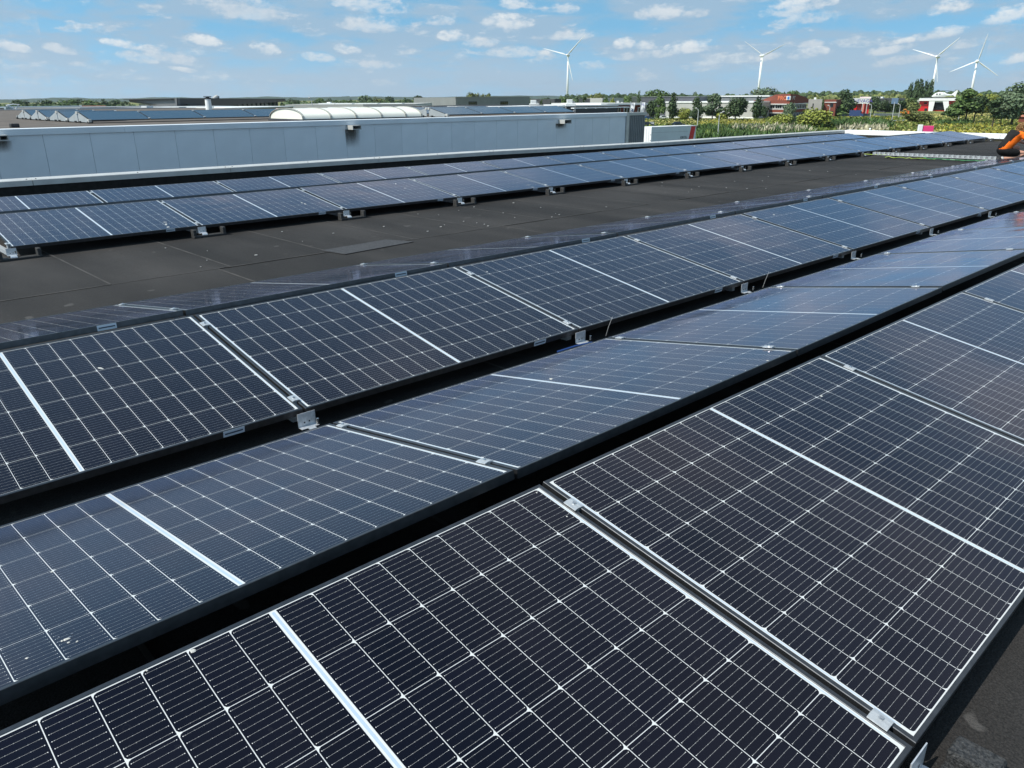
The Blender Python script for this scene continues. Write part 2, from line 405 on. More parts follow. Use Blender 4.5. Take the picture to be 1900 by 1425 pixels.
# ------------------------------------------------------------------ solar panels
PL, PW, FH, LIP, LIPX = 1.750, 1.134, .031, .011, .0145
PITCH_X = 1.76418
ROWS = { # low edge y, x of joint 0, tilt, low edge z, direction, first panel, last panel
 'A': (0.0, 0.0, 10.14, .0787, 1), 'B': (2.33994, -.00845, 9.52, .1000, -1), 'C': (2.53803, -.02305, 10.25, .1116, 1),
 'D': (4.82645, -.05006, 8.80, .1585, -1), 'E': (7.93829, 1.76112, 8.44, .1182, 1), 'F': (10.41507, 1.70642, 9.11, .0330, 1), 'G': (10.283, 1.745, 8.44, .1285, -1)}
ROWN = {'A': 'front row', 'B': 'second row, tilted away', 'C': 'third row', 'D': 'thin fourth row, tilted away', 'E': 'long row across the walkway', 'F': 'rear row along the parapet', 'G': 'hidden row behind the long row'}
NPAN = {'A': (-1, 4), 'B': (-2, 5), 'C': (-2, 10), 'D': (-1, 9), 'E': (-1, 14), 'F': (-1, 13), 'G': (-1, 13)}

def cell_mat(far=False):
    M = bpy.data.materials.new('monocrystalline half cell'); M.use_nodes = True
    t = M.node_tree; b = t.nodes['Principled BSDF']
    def mm(op, a, c=None, cl=False):
        n = t.nodes.new('ShaderNodeMath'); n.operation = op; n.use_clamp = cl
        for i, v in enumerate((a, c)):
            if v is None: continue
            if isinstance(v, (int, float)): n.inputs[i].default_value = v
            else: t.links.new(v, n.inputs[i])
        return n.outputs[0]
    uv = t.nodes.new('ShaderNodeTexCoord'); s = t.nodes.new('ShaderNodeSeparateXYZ'); t.links.new(uv.outputs['UV'], s.inputs[0])
    u, v = s.outputs[0], s.outputs[1]
    dv = mm('MULTIPLY', mm('ABSOLUTE', mm('SUBTRACT', mm('FRACT', mm('MULTIPLY', v, 10)), .5)), 18.2)     # mm off the wire
    du = mm('MULTIPLY', mm('ABSOLUTE', mm('SUBTRACT', mm('FRACT', mm('MULTIPLY', u, 5)), .5)), 18.2)      # mm off a pad
    inside = mm('MULTIPLY', mm('GREATER_THAN', u, .045), mm('LESS_THAN', u, .955))
    line = mm('MULTIPLY', mm('LESS_THAN', dv, .23), inside)
    r2 = mm('ADD', mm('MULTIPLY', du, du), mm('MULTIPLY', dv, dv))
    pad = mm('LESS_THAN', r2, .45)
    ue = mm('MULTIPLY', mm('SUBTRACT', .5, mm('ABSOLUTE', mm('SUBTRACT', u, .5))), 91)                    # mm from the nearer end
    ur = mm('SUBTRACT', ue, 5.0)
    pad2 = mm('LESS_THAN', mm('ADD', mm('MULTIPLY', ur, ur), mm('MULTIPLY', dv, dv)), 1.0)
    wire = mm('MULTIPLY', mm('MAXIMUM', mm('MULTIPLY', line, .55), mm('MAXIMUM', mm('MULTIPLY', pad, .7), pad2), True), 0.0 if far else 1.0)
    gi = t.nodes.new('ShaderNodeNewGeometry'); oi = t.nodes.new('ShaderNodeObjectInfo')
    rn = mm('FRACT', mm('ADD', gi.outputs['Random Per Island'], oi.outputs['Random']))
    g = uv.outputs['Object']
    n1 = t.nodes.new('ShaderNodeTexNoise'); n1.inputs['Scale'].default_value = 900; n1.inputs['Detail'].default_value = 1; t.links.new(gi.outputs['Position'], n1.inputs['Vector'])
    n2 = t.nodes.new('ShaderNodeTexNoise'); n2.inputs['Scale'].default_value = 2.6; n2.inputs['Detail'].default_value = 5; t.links.new(gi.outputs['Position'], n2.inputs['Vector'])
    cr = t.nodes.new('ShaderNodeMix'); cr.data_type = 'RGBA'; t.links.new(rn, cr.inputs[0])
    cr.inputs[6].default_value = (.0022, .0023, .0045, 1); cr.inputs[7].default_value = (.0034, .0034, .0070, 1)
    # fine dust film and rain spots
    vo = t.nodes.new('ShaderNodeTexVoronoi'); vo.inputs['Scale'].default_value = 34; t.links.new(gi.outputs['Position'], vo.inputs['Vector'])
    ring = mm('MULTIPLY', mm('LESS_THAN', mm('ABSOLUTE', mm('SUBTRACT', vo.outputs['Distance'], .22)), .035), .012)
    sepc = t.nodes.new('ShaderNodeSeparateColor'); t.links.new(vo.outputs['Color'], sepc.inputs[0])
    ring = mm('MULTIPLY', ring, mm('GREATER_THAN', sepc.outputs[0], .62))
    dust = mm('ADD', mm('MULTIPLY', mm('SUBTRACT', n2.outputs[0], .35), .012), mm('MULTIPLY', mm('GREATER_THAN', n1.outputs[0], .66), .0012))
    dust = mm('MAXIMUM', mm('ADD', dust, mm('MULTIPLY', ring, .6)), 0) if not far else mm('MULTIPLY', n2.outputs[0], .012)
    ad = t.nodes.new('ShaderNodeMix'); ad.data_type = 'RGBA'; t.links.new(dust, ad.inputs[0]); t.links.new(cr.outputs[2], ad.inputs[6]); ad.inputs[7].default_value = (.5, .5, .5, 1)
    wx = t.nodes.new('ShaderNodeMix'); wx.data_type = 'RGBA'; t.links.new(wire, wx.inputs[0]); t.links.new(ad.outputs[2], wx.inputs[6]); wx.inputs[7].default_value = (.62, .62, .6, 1)
    t.links.new(wx.outputs[2], b.inputs['Base Color'])
    b.inputs['Roughness'].default_value = .32; b.inputs['Specular IOR Level'].default_value = .3; b.inputs['IOR'].default_value = 1.25; b.inputs['Specular Tint'].default_value = (.42, .56, 1, 1)
    b.inputs['Coat Weight'].default_value = 0; b.inputs['Sheen Weight'].default_value = .06; b.inputs['Sheen Tint'].default_value = (.42, .54, .95, 1); b.inputs['Sheen Roughness'].default_value = .4
    rr = t.nodes.new('ShaderNodeMapRange'); t.links.new(n2.outputs[0], rr.inputs[0]); rr.inputs[1].default_value = .3; rr.inputs[2].default_value = .7
    rr.inputs[3].default_value = .045; rr.inputs[4].default_value = .11
    gl = t.nodes.new('ShaderNodeBsdfGlossy'); gl.inputs['Color'].default_value = (.90, .85, 1, 1); t.links.new(rr.outputs[0], gl.inputs['Roughness'])
    fr = t.nodes.new('ShaderNodeFresnel'); fr.inputs['IOR'].default_value = 1.23
    ms = t.nodes.new('ShaderNodeMixShader'); t.links.new(fr.outputs[0], ms.inputs[0]); t.links.new(b.outputs[0], ms.inputs[1]); t.links.new(gl.outputs[0], ms.inputs[2])
    t.links.new(ms.outputs[0], t.nodes['Material Output'].inputs['Surface'])
    n3 = t.nodes.new('ShaderNodeTexNoise'); n3.inputs['Scale'].default_value = 2.2; n3.inputs['Detail'].default_value = 1; t.links.new(gi.outputs['Position'], n3.inputs['Vector'])
    bp = t.nodes.new('ShaderNodeBump'); bp.inputs['Strength'].default_value = 1; bp.inputs['Distance'].default_value = .0035; t.links.new(n3.outputs[0], bp.inputs['Height'])
    t.links.new(bp.outputs[0], gl.inputs['Normal'])
    return M
M_cell = cell_mat(); M_cellfar = cell_mat(True)

CW, CH, GX, GY, CG = .0917, .1828, .0019, .0017, .018       # half cell, gaps, centre gap
def cell_xy(i, j):
    """local centre of cell column i (0..17) and line j (0..5)"""
    h = i-9 if i >= 9 else 8-i
    x = CG/2 + CW/2 + h*(CW+GX)
    return (x if i >= 9 else -x), PW/2 + (j-2.5)*(CH+GY)
def add_cell(bm, uvl, cx, cy, z, flip):
    a, b_, c = CW/2, CH/2, .0085
    pts = [(-a, -b_), (a-c, -b_), (a-c*.35, -b_+c*.3), (a, -b_+c), (a, b_-c), (a-c*.35, b_-c*.3), (a-c, b_), (-a, b_)]
    if flip: pts = [(-x, y) for x, y in pts[::-1]]
    vt = [bm.verts.new((cx+x, cy+y, z)) for x, y in pts]; f = bm.faces.new(vt)
    for l, (x, y) in zip(f.loops, pts): l[uvl].uv = (x/CW+.5, y/CH+.5)
    vb = [bm.verts.new((cx+x, cy+y, z-.0006)) for x, y in pts]
    for k in range(8):
        q = bm.faces.new((vb[k], vb[(k+1) % 8], vt[(k+1) % 8], vt[k]))
        for l in q.loops: l[uvl].uv = (.01, .001)
def cell_mesh(cells, name, mt=None):
    bm = bmesh.new(); uvl = bm.loops.layers.uv.new('UVMap')
    for cx, cy, fl in cells: add_cell(bm, uvl, cx, cy, 0, fl)
    me = bpy.data.meshes.new(name); bm.to_mesh(me); bm.free(); me.materials.append(mt or M_cell); return me
ME_cell = [cell_mesh([(0, 0, False)], 'solar_cell'), cell_mesh([(0, 0, True)], 'solar_cell')]
ME_grid = cell_mesh([(*cell_xy(i, j), i < 9) for i in range(18) for j in range(6)], 'cell_grid', M_cellfar)

def frame_mesh(w, l, mt, lip=LIP, lipx=LIPX):
    prof = [(0, -FH), (0, -.0012), (.0012, 0), (lip-.0008, 0), (lip, -.0008), (lip, -FH+.002), (.002, -FH)]
    rings = []
    b = MB()
    cs = [(-l/2, 0, 1, 1), (l/2, 0, -1, 1), (l/2, w, -1, -1), (-l/2, w, 1, -1)]
    kx = lipx/lip
    rings = [[Vector((x+sx_*d*kx, y+sy_*d, z)) for d, z in prof] for x, y, sx_, sy_ in cs]
    rings.append(rings[0])
    b.loft(rings, None, False, False)
    return b.mesh('frame', mt)
ME_frame = frame_mesh(PW, PL, M_frame)
ME_lam = MB().box((-PL/2+LIPX, LIP, -.007), (PL/2-LIPX, PW-LIP, -.0022)).mesh('laminate', M_back)
b = MB(); e = PL/2-LIP
b.box((-.0035, LIP+.006, -.0034), (.0035, PW-LIP-.006, -.00212))
ME_rib = b.mesh('ribbon', M_ribbon)
ME_rib2 = MB().box((-.0018, LIP+.03, -.0034), (.0018, PW-LIP-.03, -.00212)).mesh('ribbon', M_ribbon)
stk = MB().box((-.045, -.0008, -.0135), (.045, 0, .0135)); ME_stick = stk.mesh('sticker', M_sticker)
ME_sprint = MB().box((-.038, -.0014, -.003), (.038, -.0008, .003)).mesh('print', M_stickerprint)

def row_matrix(r):
    y, x0, t, z, s = ROWS[r]; t = R(t)
    if s > 0: return Matrix(((1, 0, 0, 0), (0, math.cos(t), -math.sin(t), y), (0, math.sin(t), math.cos(t), z), (0, 0, 0, 1)))
    return Matrix(((-1, 0, 0, 0), (0, -math.cos(t), math.sin(t), y), (0, math.sin(t), math.cos(t), z), (0, 0, 0, 1)))
def in_view(pts, mgn=0):
    for p in pts:
        q = proj(p)
        if q and -mgn < q[0] < 1900+mgn and -mgn < q[1] < 1425+mgn: return True
    return False
rnd = random.Random(11)
PANELS = {}
for r in 'ABCDEFG':
    RM = row_matrix(r); y, x0, t, z, s = ROWS[r]; n = 0
    for k in range(*NPAN[r]):
        xc = x0 + (k+.5)*PITCH_X
        Mx = Matrix.Translation((xc, 0, 0)) @ RM
        grid = [Mx @ Vector((PL*(i/12-.5), PW*j/8, 0)) for i in range(13) for j in range(9)]
        if not in_view(grid): continue
        n += 1
        nm = 'solar_panel'
        lab = 'black framed solar panel, %s from left in the %s' % (ORD[n], ROWN[r])
        p = new(nm, None); tag(p, lab, 'solar panel', 'solar panels in rows on the flat roof')
        p.matrix_world = Mx @ Matrix.Rotation(R(rnd.uniform(-.16, .16)), 4, 'X') @ Matrix.Rotation(R(rnd.uniform(-.12, .12)), 4, 'Y')
        new('frame', ME_frame, p); new('laminate', ME_lam, p)
        new('ribbon', ME_rib, p)
        for sx_ in (-1, 1): new('ribbon', ME_rib2, p, (sx_*(PL/2-LIPX-.006), 0, 0))
        # size of one half cell in the photograph
        big = 0
        for gx in (-.6, 0, .6):
            for gy in (.2, .9):
                c0_ = proj(Mx @ Vector((gx, gy, 0))); cx_ = proj(Mx @ Vector((gx+CW, gy, 0))); cy_ = proj(Mx @ Vector((gx, gy+CH, 0)))
                if None in (c0_, cx_, cy_): big = max(big, 50); continue
                ux, uy = cx_[0]-c0_[0], cx_[1]-c0_[1]; vx, vy = cy_[0]-c0_[0], cy_[1]-c0_[1]
                area = abs(ux*vy-uy*vx); big = max(big, area/max(math.hypot(ux, uy), math.hypot(vx, vy)))
        if big >= 10 and r != 'G':
            for i in range(18):
                for j in range(6):
                    cx, cy = cell_xy(i, j)
                    new('solar_cell', ME_cell[1 if i < 9 else 0], p, (cx, cy, -.00205))
        else:
            tag(new('cell_grid', ME_grid, p, (0, 0, -.00205)), kind='stuff')
        if r in 'CEA':
            so_ = new('sticker', ME_stick, p, (.565, 0, -.0155)); new('print', ME_sprint, so_)
        elif r == 'D':
            so_ = new('sticker', ME_stick, p, (-.50, PW, -.0155), (0, 0, math.pi)); new('print', ME_sprint, so_)
        PANELS[(r, k)] = p

# bird droppings and scuffs: small raised blobs that belong to the panel they sit on
M_drop = mat('dried bird dropping', (.45, .44, .41), .9)
M_drop2 = mat('thin dirty smear', (.10, .12, .15), .8)
def blob(r, px, py, rad, mt=M_drop, k=9, el_=1.0, seed=0):
    RM = row_matrix(r); inv = RM.inverted(); o = inv @ CAM; dv = inv.to_3x3() @ ray(px, py)
    q = o + dv*(-o.z/dv.z); wx = (RM @ q).x
    kk = math.floor((wx-ROWS[r][1])/PITCH_X)
    if (r, kk) not in PANELS: return
    p = PANELS[(r, kk)]; xc = ROWS[r][1]+(kk+.5)*PITCH_X
    lx = (wx-xc)*(1 if ROWS[r][4] > 0 else -1); rn = random.Random(seed+int(px))
    bb = MB(); ang = rn.random()*6
    pts = []
    for i in range(k):
        a = 2*math.pi*i/k; d = rad*rn.uniform(.6, 1.25)
        x_, y_ = d*math.cos(a)*el_, d*math.sin(a)
        pts.append(Vector((lx+x_*math.cos(ang)-y_*math.sin(ang), q.y+x_*math.sin(ang)+y_*math.cos(ang), -.0017)))
    bb.loft([pts, [Vector((lx, q.y, 0))+(p_-Vector((lx, q.y, -.0017)))*.55+Vector((0, 0, -.0017+.0012)) for p_ in pts]])
    bb.obj('bird_dropping', mt, p)
blob('A', 358, 1206, .0075); blob('A', 272, 1242, .003); blob('A', 996, 913, .003); blob('A', 1052, 957, .003); blob('A', 1524, 735, .006, el_=1.6)
blob('C', 186, 682, .008, el_=1.8); blob('C', 904, 503, .006); blob('C', 1235, 525, .006); blob('C', 1436, 398, .012)
for i, (dx, dy, rr) in enumerate(((0, 0, .008), (6, -4, .004), (-8, 3, .004), (10, -10, .003), (20, 4, .003), (-14, -4, .003), (4, 6, .003))): blob('B', 123+dx, 1185+dy, rr*.8, M_drop2 if i % 2 else M_drop, el_=1.5, seed=i)
blob('B', 1022, 702, .008, el_=2); blob('B', 1424, 667, .006); blob('B', 50, 1220, .004); blob('B', 96, 1060, .004)
for q in ((306, 412), (308, 416), (312, 421), (734, 341), (745, 346), (560, 376), (566, 378), (752, 349), (980, 343), (988, 347), (1529, 290), (1605, 273)): blob('E', *q, .010, M_drop2 if q[0] % 2 else M_drop, el_=2.4)

# mid clamps on every joint
M_clampM = M_alu
cp_ = MB()
cp_.loft([[Vector((-.0185, yy, .0015)), Vector((-.0185, yy, .0045)), Vector((-.006, yy, .0068)), Vector((.006, yy, .0068)), Vector((.0185, yy, .0045)), Vector((.0185, yy, .0015)), Vector((.012, yy, .001)), Vector((-.012, yy, .001))] for yy in (-.023, .023)])
ME_plate = cp_.mesh('clamp_plate', M_alu)
ME_bolt = MB().tube([(0, 0, .006), (0, 0, .0085), (0, 0, .0115)], [.006, .006, .005], 6).mesh('bolt', M_steelbolt)
ME_shank = MB().box((-.006, -.02, -.05), (.006, .02, .001)).mesh('clamp_web', M_galv)
cl0 = None
for r in 'ABCDEF':
    RM = row_matrix(r); n = 0
    for k in range(NPAN[r][0], NPAN[r][1]+1):
        xj = ROWS[r][1]+k*PITCH_X
        if (r, k) not in PANELS and (r, k-1) not in PANELS: continue
        Mj = Matrix.Translation((xj, 0, 0)) @ RM
        seen = [in_view([Mj @ Vector((0, yy, 0))]) for yy in (.085, PW-.145)]
        if not any(seen): continue
        n += 1
        for yy, sn, w in zip((.085, PW-.145), seen, ('low', 'high')):
            if not sn: continue
            c = new('panel_clamp', None)
            tag(c, 'silver clamp, %s edge, %s joint, %s' % (w, ORD[n], ROWN[r].split(',')[0]), 'clamp', 'silver mid clamps between the panels')
            c.matrix_world = Mj @ Matrix.Translation((rnd.uniform(-.002, .002), yy+rnd.uniform(-.012, .012), 0)) @ Matrix.Rotation(R(rnd.uniform(-2, 2)), 4, 'Z')
            new('clamp_plate', ME_plate, c); new('bolt', ME_bolt, c); new('clamp_web', ME_shank, c)

# mounting feet under the low edges; base rails under the ridges
hk = MB()   # bracket: upright plate with a bent flange and a tongue
ME_br = MB().box((-.042, -.0015, -.04), (.042, .0015, .02)).box((-.042, -.032, -.0425), (.042, .0015, -.0402)).mesh('bracket_plate', M_galv)
ME_tong = MB().loft([[Vector((-.026, -.002, -.036)), Vector((.026, -.002, -.036)), Vector((.026, -.002, -.039)), Vector((-.026, -.002, -.039))],
                     [Vector((-.026, -.055, -.037)), Vector((.026, -.055, -.037)), Vector((.026, -.055, -.040)), Vector((-.026, -.055, -.040))],
                     [Vector((-.028, -.07, -.05)), Vector((.028, -.07, -.05)), Vector((.028, -.067, -.052)), Vector((-.028, -.067, -.052))],
                     [Vector((-.028, -.074, -.082)), Vector((.028, -.074, -.082)), Vector((.028, -.071, -.082)), Vector((-.028, -.071, -.082))]]).mesh('tongue', M_galv)
ME_tong2 = MB().box((-.016, -.075, -.0405), (.016, -.033, -.0378)).box((-.016, -.075, -.052), (.016, -.0725, -.0406)).mesh('tongue', M_galv)
ME_hole = MB().box((-.015, -.0022, -.028), (-.008, -.0016, -.021)).box((.008, -.0022, -.026), (.015, -.0022+.0006, -.019)).mesh('hole', M_darkp)
def pad_mesh():
    b = MB()
    b.bbox((-.175, -.04, 0), (.175, .045, .022), .004)
    b.bbox((-.175, -.035, .0225), (-.14, .04, .085), .005)
    b.bbox((.14, -.035, .0225), (.175, .04, .085), .005)
    return b.mesh('rubber_pad', M_rubber)
ME_pad = pad_mesh()
ME_padA = MB().bbox((-.135, -.05, 0), (.135, .05, .022), .004).bbox((-.135, -.05, .0225), (-.085, .05, .05), .006).bbox((.085, -.05, .0225), (.155, .05, .05), .006).mesh('rubber_pad', M_rubber)
pa_ = onz(1756, 1392, .05); PADA = (pa_.x-.085, pa_.y-.05+.012, 0)
ME_rail = MB().box((-.02, .03, .0225), (.02, 1.25, .06)).mesh('base_rail', M_galv)
for r in 'ACE':
    y, x0, t, z, s = ROWS[r]; n = 0
    for k in range(NPAN[r][0], NPAN[r][1]+1):
        xj = x0+k*PITCH_X
        if not in_view([Vector((xj, y-.05, .05)), Vector((xj, y-.02, z-.02)), Vector((xj+.1, y-.07, .08))], 4): continue
        n += 1
        f = thing('mounting_foot', 'galvanised bracket foot at the %s joint, low edge of the %s' % (ORD[n], ROWN[r].split(',')[0]), 'mounting foot', (xj, y-.012, 0), 0, 'mounting feet under the low panel edges')
        br = new('bracket_plate', ME_br, f, (.0, 0, z-.034)); new('tongue', ME_tong if r == 'E' else ME_tong2, br); new('hole', ME_hole, br)
        new('base_rail', ME_rail, f, (0, .06, .005))
        if r != 'C': new('rubber_pad', ME_pad if r == 'E' else ME_padA, f, (.05, -.045, .005) if r == 'E' else PADA)
        MB().tube([(.02, -.06, z-.055), (.02, -.06, z-.03)], .006, 6).obj('bolt', M_steelbolt, f)
# ridge brackets glimpsed in the gap between the first two rows
for n, k in enumerate((0, 1, 2)):
    f = thing('ridge_bracket', 'grey ridge bracket half hidden in the dark gap before the front row, %s from left' % ORD[n+1], 'bracket', (k*PITCH_X-.1, 1.165, 0), 0, 'ridge brackets')
    MB().box((-.035, -.002, .10), (.035, .002, .235)).box((-.035, -.03, .235), (.035, .002, .239)).obj('plate', M_cladc, f)
    MB().box((-.02, -.08, .01), (.02, .08, .10)).obj('post', M_cladc, f)
# cable tails
def cable(pts, r, m_, label, cat='cable', name='cable'):
    o = MB().tube(pts, r, 6).obj(name, m_); return tag(o, label, cat)
M_cblue = mat('blue cable', (.015, .05, .18), .5); M_cgreen = mat('green yellow cable', (.25, .33, .04), .5); M_cgrey = mat('grey cable tie', (.3, .3, .3), .5); M_cgr = mat('green cable', (.05, .2, .08), .5)
xj = ROWS['C'][1]+PITCH_X
cable([(xj-.22, 2.50, .03), (xj-.1, 2.47, .045), (xj, 2.44, .05), (xj+.07, 2.42, .03)], .006, M_cblue, 'blue cable lying in the valley beside the second bracket')
for n, k in enumerate((1, 2)):
    xx = ROWS['C'][1]+k*PITCH_X+.16
    cable([(xx, 2.47, .05), (xx+.012, 2.46, .11), (xx+.03, 2.45, .165)], .0014, M_cgrey, 'thin grey cable tie tail sticking up from the valley, %s one' % ('nearer' if k == 1 else 'farther'), 'cable tie', 'cable_tie')
HAZE = True

# ------------------------------------------------------------------ cable tray, rubber blocks
t0, t1 = onz(1622, 284.5, .10), onz(1846, 293.5, .10)
ta = math.atan2(t1.y-t0.y, t1.x-t0.x); tl = (t1-t0).length
tr = thing('cable_tray', 'silver wire mesh cable tray crossing the dark roof towards the kneeling person', 'cable tray', (t0.x, t0.y, .0), ta)
b = MB()
for (yy, zz) in ((-.05, .075), (-.05, .10), (-.05, .125), (.05, .075), (.05, .10), (.05, .125), (0, .075)):
    b.tube([(0, yy, zz), (tl, yy, zz)], .0022, 4)
b.obj('long_wire', M_galv, tr)
nr = 24
rm = MB().box((-.013, -.056, .07), (.013, -.047, .132)).box((-.013, .047, .07), (.013, .056, .132)).box((-.013, -.0465, .068), (.013, .0465, .0745)).mesh('rung', M_alu)
for i in range(nr+1): new('rung', rm, tr, (tl*i/nr, 0, 0))
fm = MB().bbox((-.09, -.09, 0), (.09, .09, .066), .008).mesh('rubber_block', M_rubber)
for px in (1634, 1680, 1761):
    q = onz(px, 291, 0); new('rubber_block', fm, tr, ((q.xy-t0.xy).length, -.02, .005))
rn = random.Random(5)
def wavy(x0, x1, off, z, amp, n=14):
    dx, dy = math.cos(ta), math.sin(ta)
    return [(t0.x+dx*s-dy*o, t0.y+dy*s+dx*o, z+abs(rn.gauss(0, .012))) for i in range(n+1) for s, o in [(x0+(x1-x0)*i/n, off+rn.uniform(-amp, amp))]]
cable(wavy(.3, tl*.55, -.16, .03, .05), .009, M_cblue if False else M_cgreen, 'green and yellow cable snaking along the left part of the wire tray')
cable(wavy(tl*.45, tl*.98, -.17, .035, .06), .012, M_cgr, 'green cable loops lying under the right end of the wire tray')
cable(wavy(-.25, .25, .02, .07, .05, 6), .009, M_cgreen, 'yellow green cable running into the left end of the wire tray')
# ------------------------------------------------------------------ neighbouring warehouse
YW, ZT = 20.6, .765
nb = thing('neighbour_warehouse', 'long warehouse clad in blue grey panels behind the parapet, flat roof with skylight', 'warehouse', (0, YW, 0))
px_ = lambda px, py=232: ony(px, py, YW).x
x_end = 24.42
sm = MB().box((.0035, 0, -8), (.9965, .04, ZT-.135)).mesh('wall_panel', M_clad)
x = x_end-.02-31; k = 0
while x < x_end-.9:
    new('wall_panel', sm, nb, (x, 0, 0)); x += 1.0
MB().box((-6.7, .041, -8), (x_end, .09, ZT-.14)).obj('wall_core', M_dgrey, nb)
xs = [-6.7, -1, 5.2, 11.4, 17.6, x_end+.02]
for a, c in zip(xs, xs[1:]):
    MB().loft([[Vector((q, -.03, ZT-.135)), Vector((q, -.03, ZT)), Vector((q, .2, ZT+.01)), Vector((q, .2, ZT-.135))] for q in (a+.003, c-.003)]).obj('coping_length', M_clad, nb)
MB().box((x_end, -.045, -8), (x_end+.16, .1, ZT+.012)).obj('corner_trim', M_coping, nb)
b = MB()
for i in range(9):
    xx = x_end+.17+i*.118
    b.loft([[Vector((xx, 0, z)), Vector((xx+.02, -.035, z)), Vector((xx+.07, -.035, z)), Vector((xx+.09, 0, z)), Vector((xx+.117, 0, z)), Vector((xx+.117, .05, z)), Vector((xx, .05, z))] for z in (-8, ZT-.115)])
b.obj('corrugated_sheet', M_cladc, nb)
MB().box((x_end+.165, -.05, ZT-.11), (x_end+1.28, .2, ZT+.004)).obj('coping_length', M_coping, nb)
M_nbroof = mat('weathered brown roofing', (.10, .082, .066), .9, nscale=1.5, namt=.3)
ZR = .70
MB().box((-6.7, .205, -8), (x_end+1.2, 46, ZR)).obj('roof_deck', M_nbroof, nb)
for pa, pb, y0, y1 in ((-8, 20, 250.5, 261), (643, 668.5, 232.5, 240.5), (1035.5, 1056, 222, 229.5)):
    xa, xb = px_(pa, y0+5), px_(pb, y0+5); w = (xb-xa)*.62
    z1, z0 = ony(pa+10, y0, YW-.2).z, ony(pa+10, y1, YW-.2).z
    s_ = MB()
    o_ = .02
    s_.box((xa, -.34, z0), (xa+.02, -.001, z1)).box((xa+w-.02, -.34, z0), (xa+w, -.001, z1)).box((xa+.02, -.34, z1-.02), (xa+w-.02, -.001, z1)).box((xa+.02, -.34, z0), (xa+w-.02, -.001, z0+.02))
    sp_ = s_.obj('water_spout', M_lgrey, nb)
    MB().box((xa+.025, -.05, z0+.022), (xa+w-.025, -.03, z1-.022)).obj('spout_opening', M_darkp, sp_)
M_stain = bpy.data.materials.new('run-off stain'); M_stain.use_nodes = True
t = M_stain.node_tree; pb_ = t.nodes['Principled BSDF']; pb_.inputs['Base Color'].default_value = (.17, .165, .15, 1); pb_.inputs['Roughness'].default_value = .8
g_ = t.nodes.new('ShaderNodeTexCoord'); mp = t.nodes.new('ShaderNodeMapping'); mp.inputs['Scale'].default_value = (9, 1, 1.1); t.links.new(g_.outputs['Object'], mp.inputs[0])
n_ = t.nodes.new('ShaderNodeTexNoise'); n_.inputs['Scale'].default_value = 1.2; n_.inputs['Detail'].default_value = 4; t.links.new(mp.outputs[0], n_.inputs['Vector'])
uvn = t.nodes.new('ShaderNodeSeparateXYZ'); t.links.new(g_.outputs['Generated'], uvn.inputs[0])
def m_(op, a, c):
    n = t.nodes.new('ShaderNodeMath'); n.operation = op; n.use_clamp = True
    for i, v in enumerate((a, c)):
        if isinstance(v, (int, float)): n.inputs[i].default_value = v
        else: t.links.new(v, n.inputs[i])
    return n.outputs[0]
edge = m_('MULTIPLY', m_('SUBTRACT', 1.0, m_('MULTIPLY', m_('ABSOLUTE', m_('SUBTRACT', uvn.outputs[0], .5), 0), 2.0)), m_('POWER', uvn.outputs[2], 1.3))
t.links.new(m_('MULTIPLY', m_('MULTIPLY', edge, n_.outputs[0]), 1.5), pb_.inputs['Alpha'])
for pa, pb, ya, yb in ((-10, 22, 262, 285), (640, 668, 240, 275), (1031, 1052, 229, 240)):
    xa, xb = px_(pa, ya), px_(pb, ya); z1, z0 = ony((pa+pb)/2, ya, YW).z, ony((pa+pb)/2, yb, YW).z
    MB().box((xa, -.0042, z0), (xb, -.0022, z1)).obj('run_off_stain', M_stain, nb)

# barrel skylight on its roof
sky_y = 22.45
sk = thing('barrel_skylight', 'ivory barrel vaulted skylight of glazed bays on the neighbouring roof', 'skylight', (0, sky_y, ZR-.0))
xr = [ony(p, 223, sky_y).x for p in (563, 615, 662, 709, 754, 783)]
sw, sh_ = 2.15, .31
def arch(x, q=0, n=14, y0=0): return [Vector((x, sw*(.5-.5*math.cos(math.pi*i/n))*(1)-q*math.cos(math.pi*i/n)+0, .07+(sh_+q)*math.sin(math.pi*i/n)**.85)) for i in range(n+1)]
def arch_panel(xa, xb, q): 
    b = MB(); b.loft([arch(xa, q), arch(xb, q)], None, False, False, closed=False); return b
for a, c in zip(xr, xr[1:]): arch_panel(a+.0, c-.0, 0).obj('glazing_bay', M_poly, sk, smooth=True)
eb = MB(); A0 = arch(xr[0]-.001, 0); eb.poly(A0[::-1]); eb.obj('end_glazing', M_poly, sk)
eb = MB(); A0 = arch(xr[-1]+.001, 0); eb.poly(A0); eb.obj('end_glazing', M_poly, sk)
for x in xr: 
    b = MB(); i0, o0 = arch(x-.035, .002), arch(x-.035, .018); i1, o1 = arch(x+.035, .002), arch(x+.035, .018)
    for i in range(len(i0)-1):
        b.bm.faces.new([b.bm.verts.new(p) for p in (o0[i], o1[i], o1[i+1], o0[i+1])]); b.bm.faces.new([b.bm.verts.new(p) for p in (i0[i], o0[i], o0[i+1], i0[i+1])]); b.bm.faces.new([b.bm.verts.new(p) for p in (o1[i], i1[i], i1[i+1], o1[i+1])])
    b.obj('glazing_bar', M_alrib, sk)
MB().box((xr[0]-.06, -.06, 0), (xr[-1]+.06, sw+.06, .07)).obj('kerb', M_dgrey, sk)

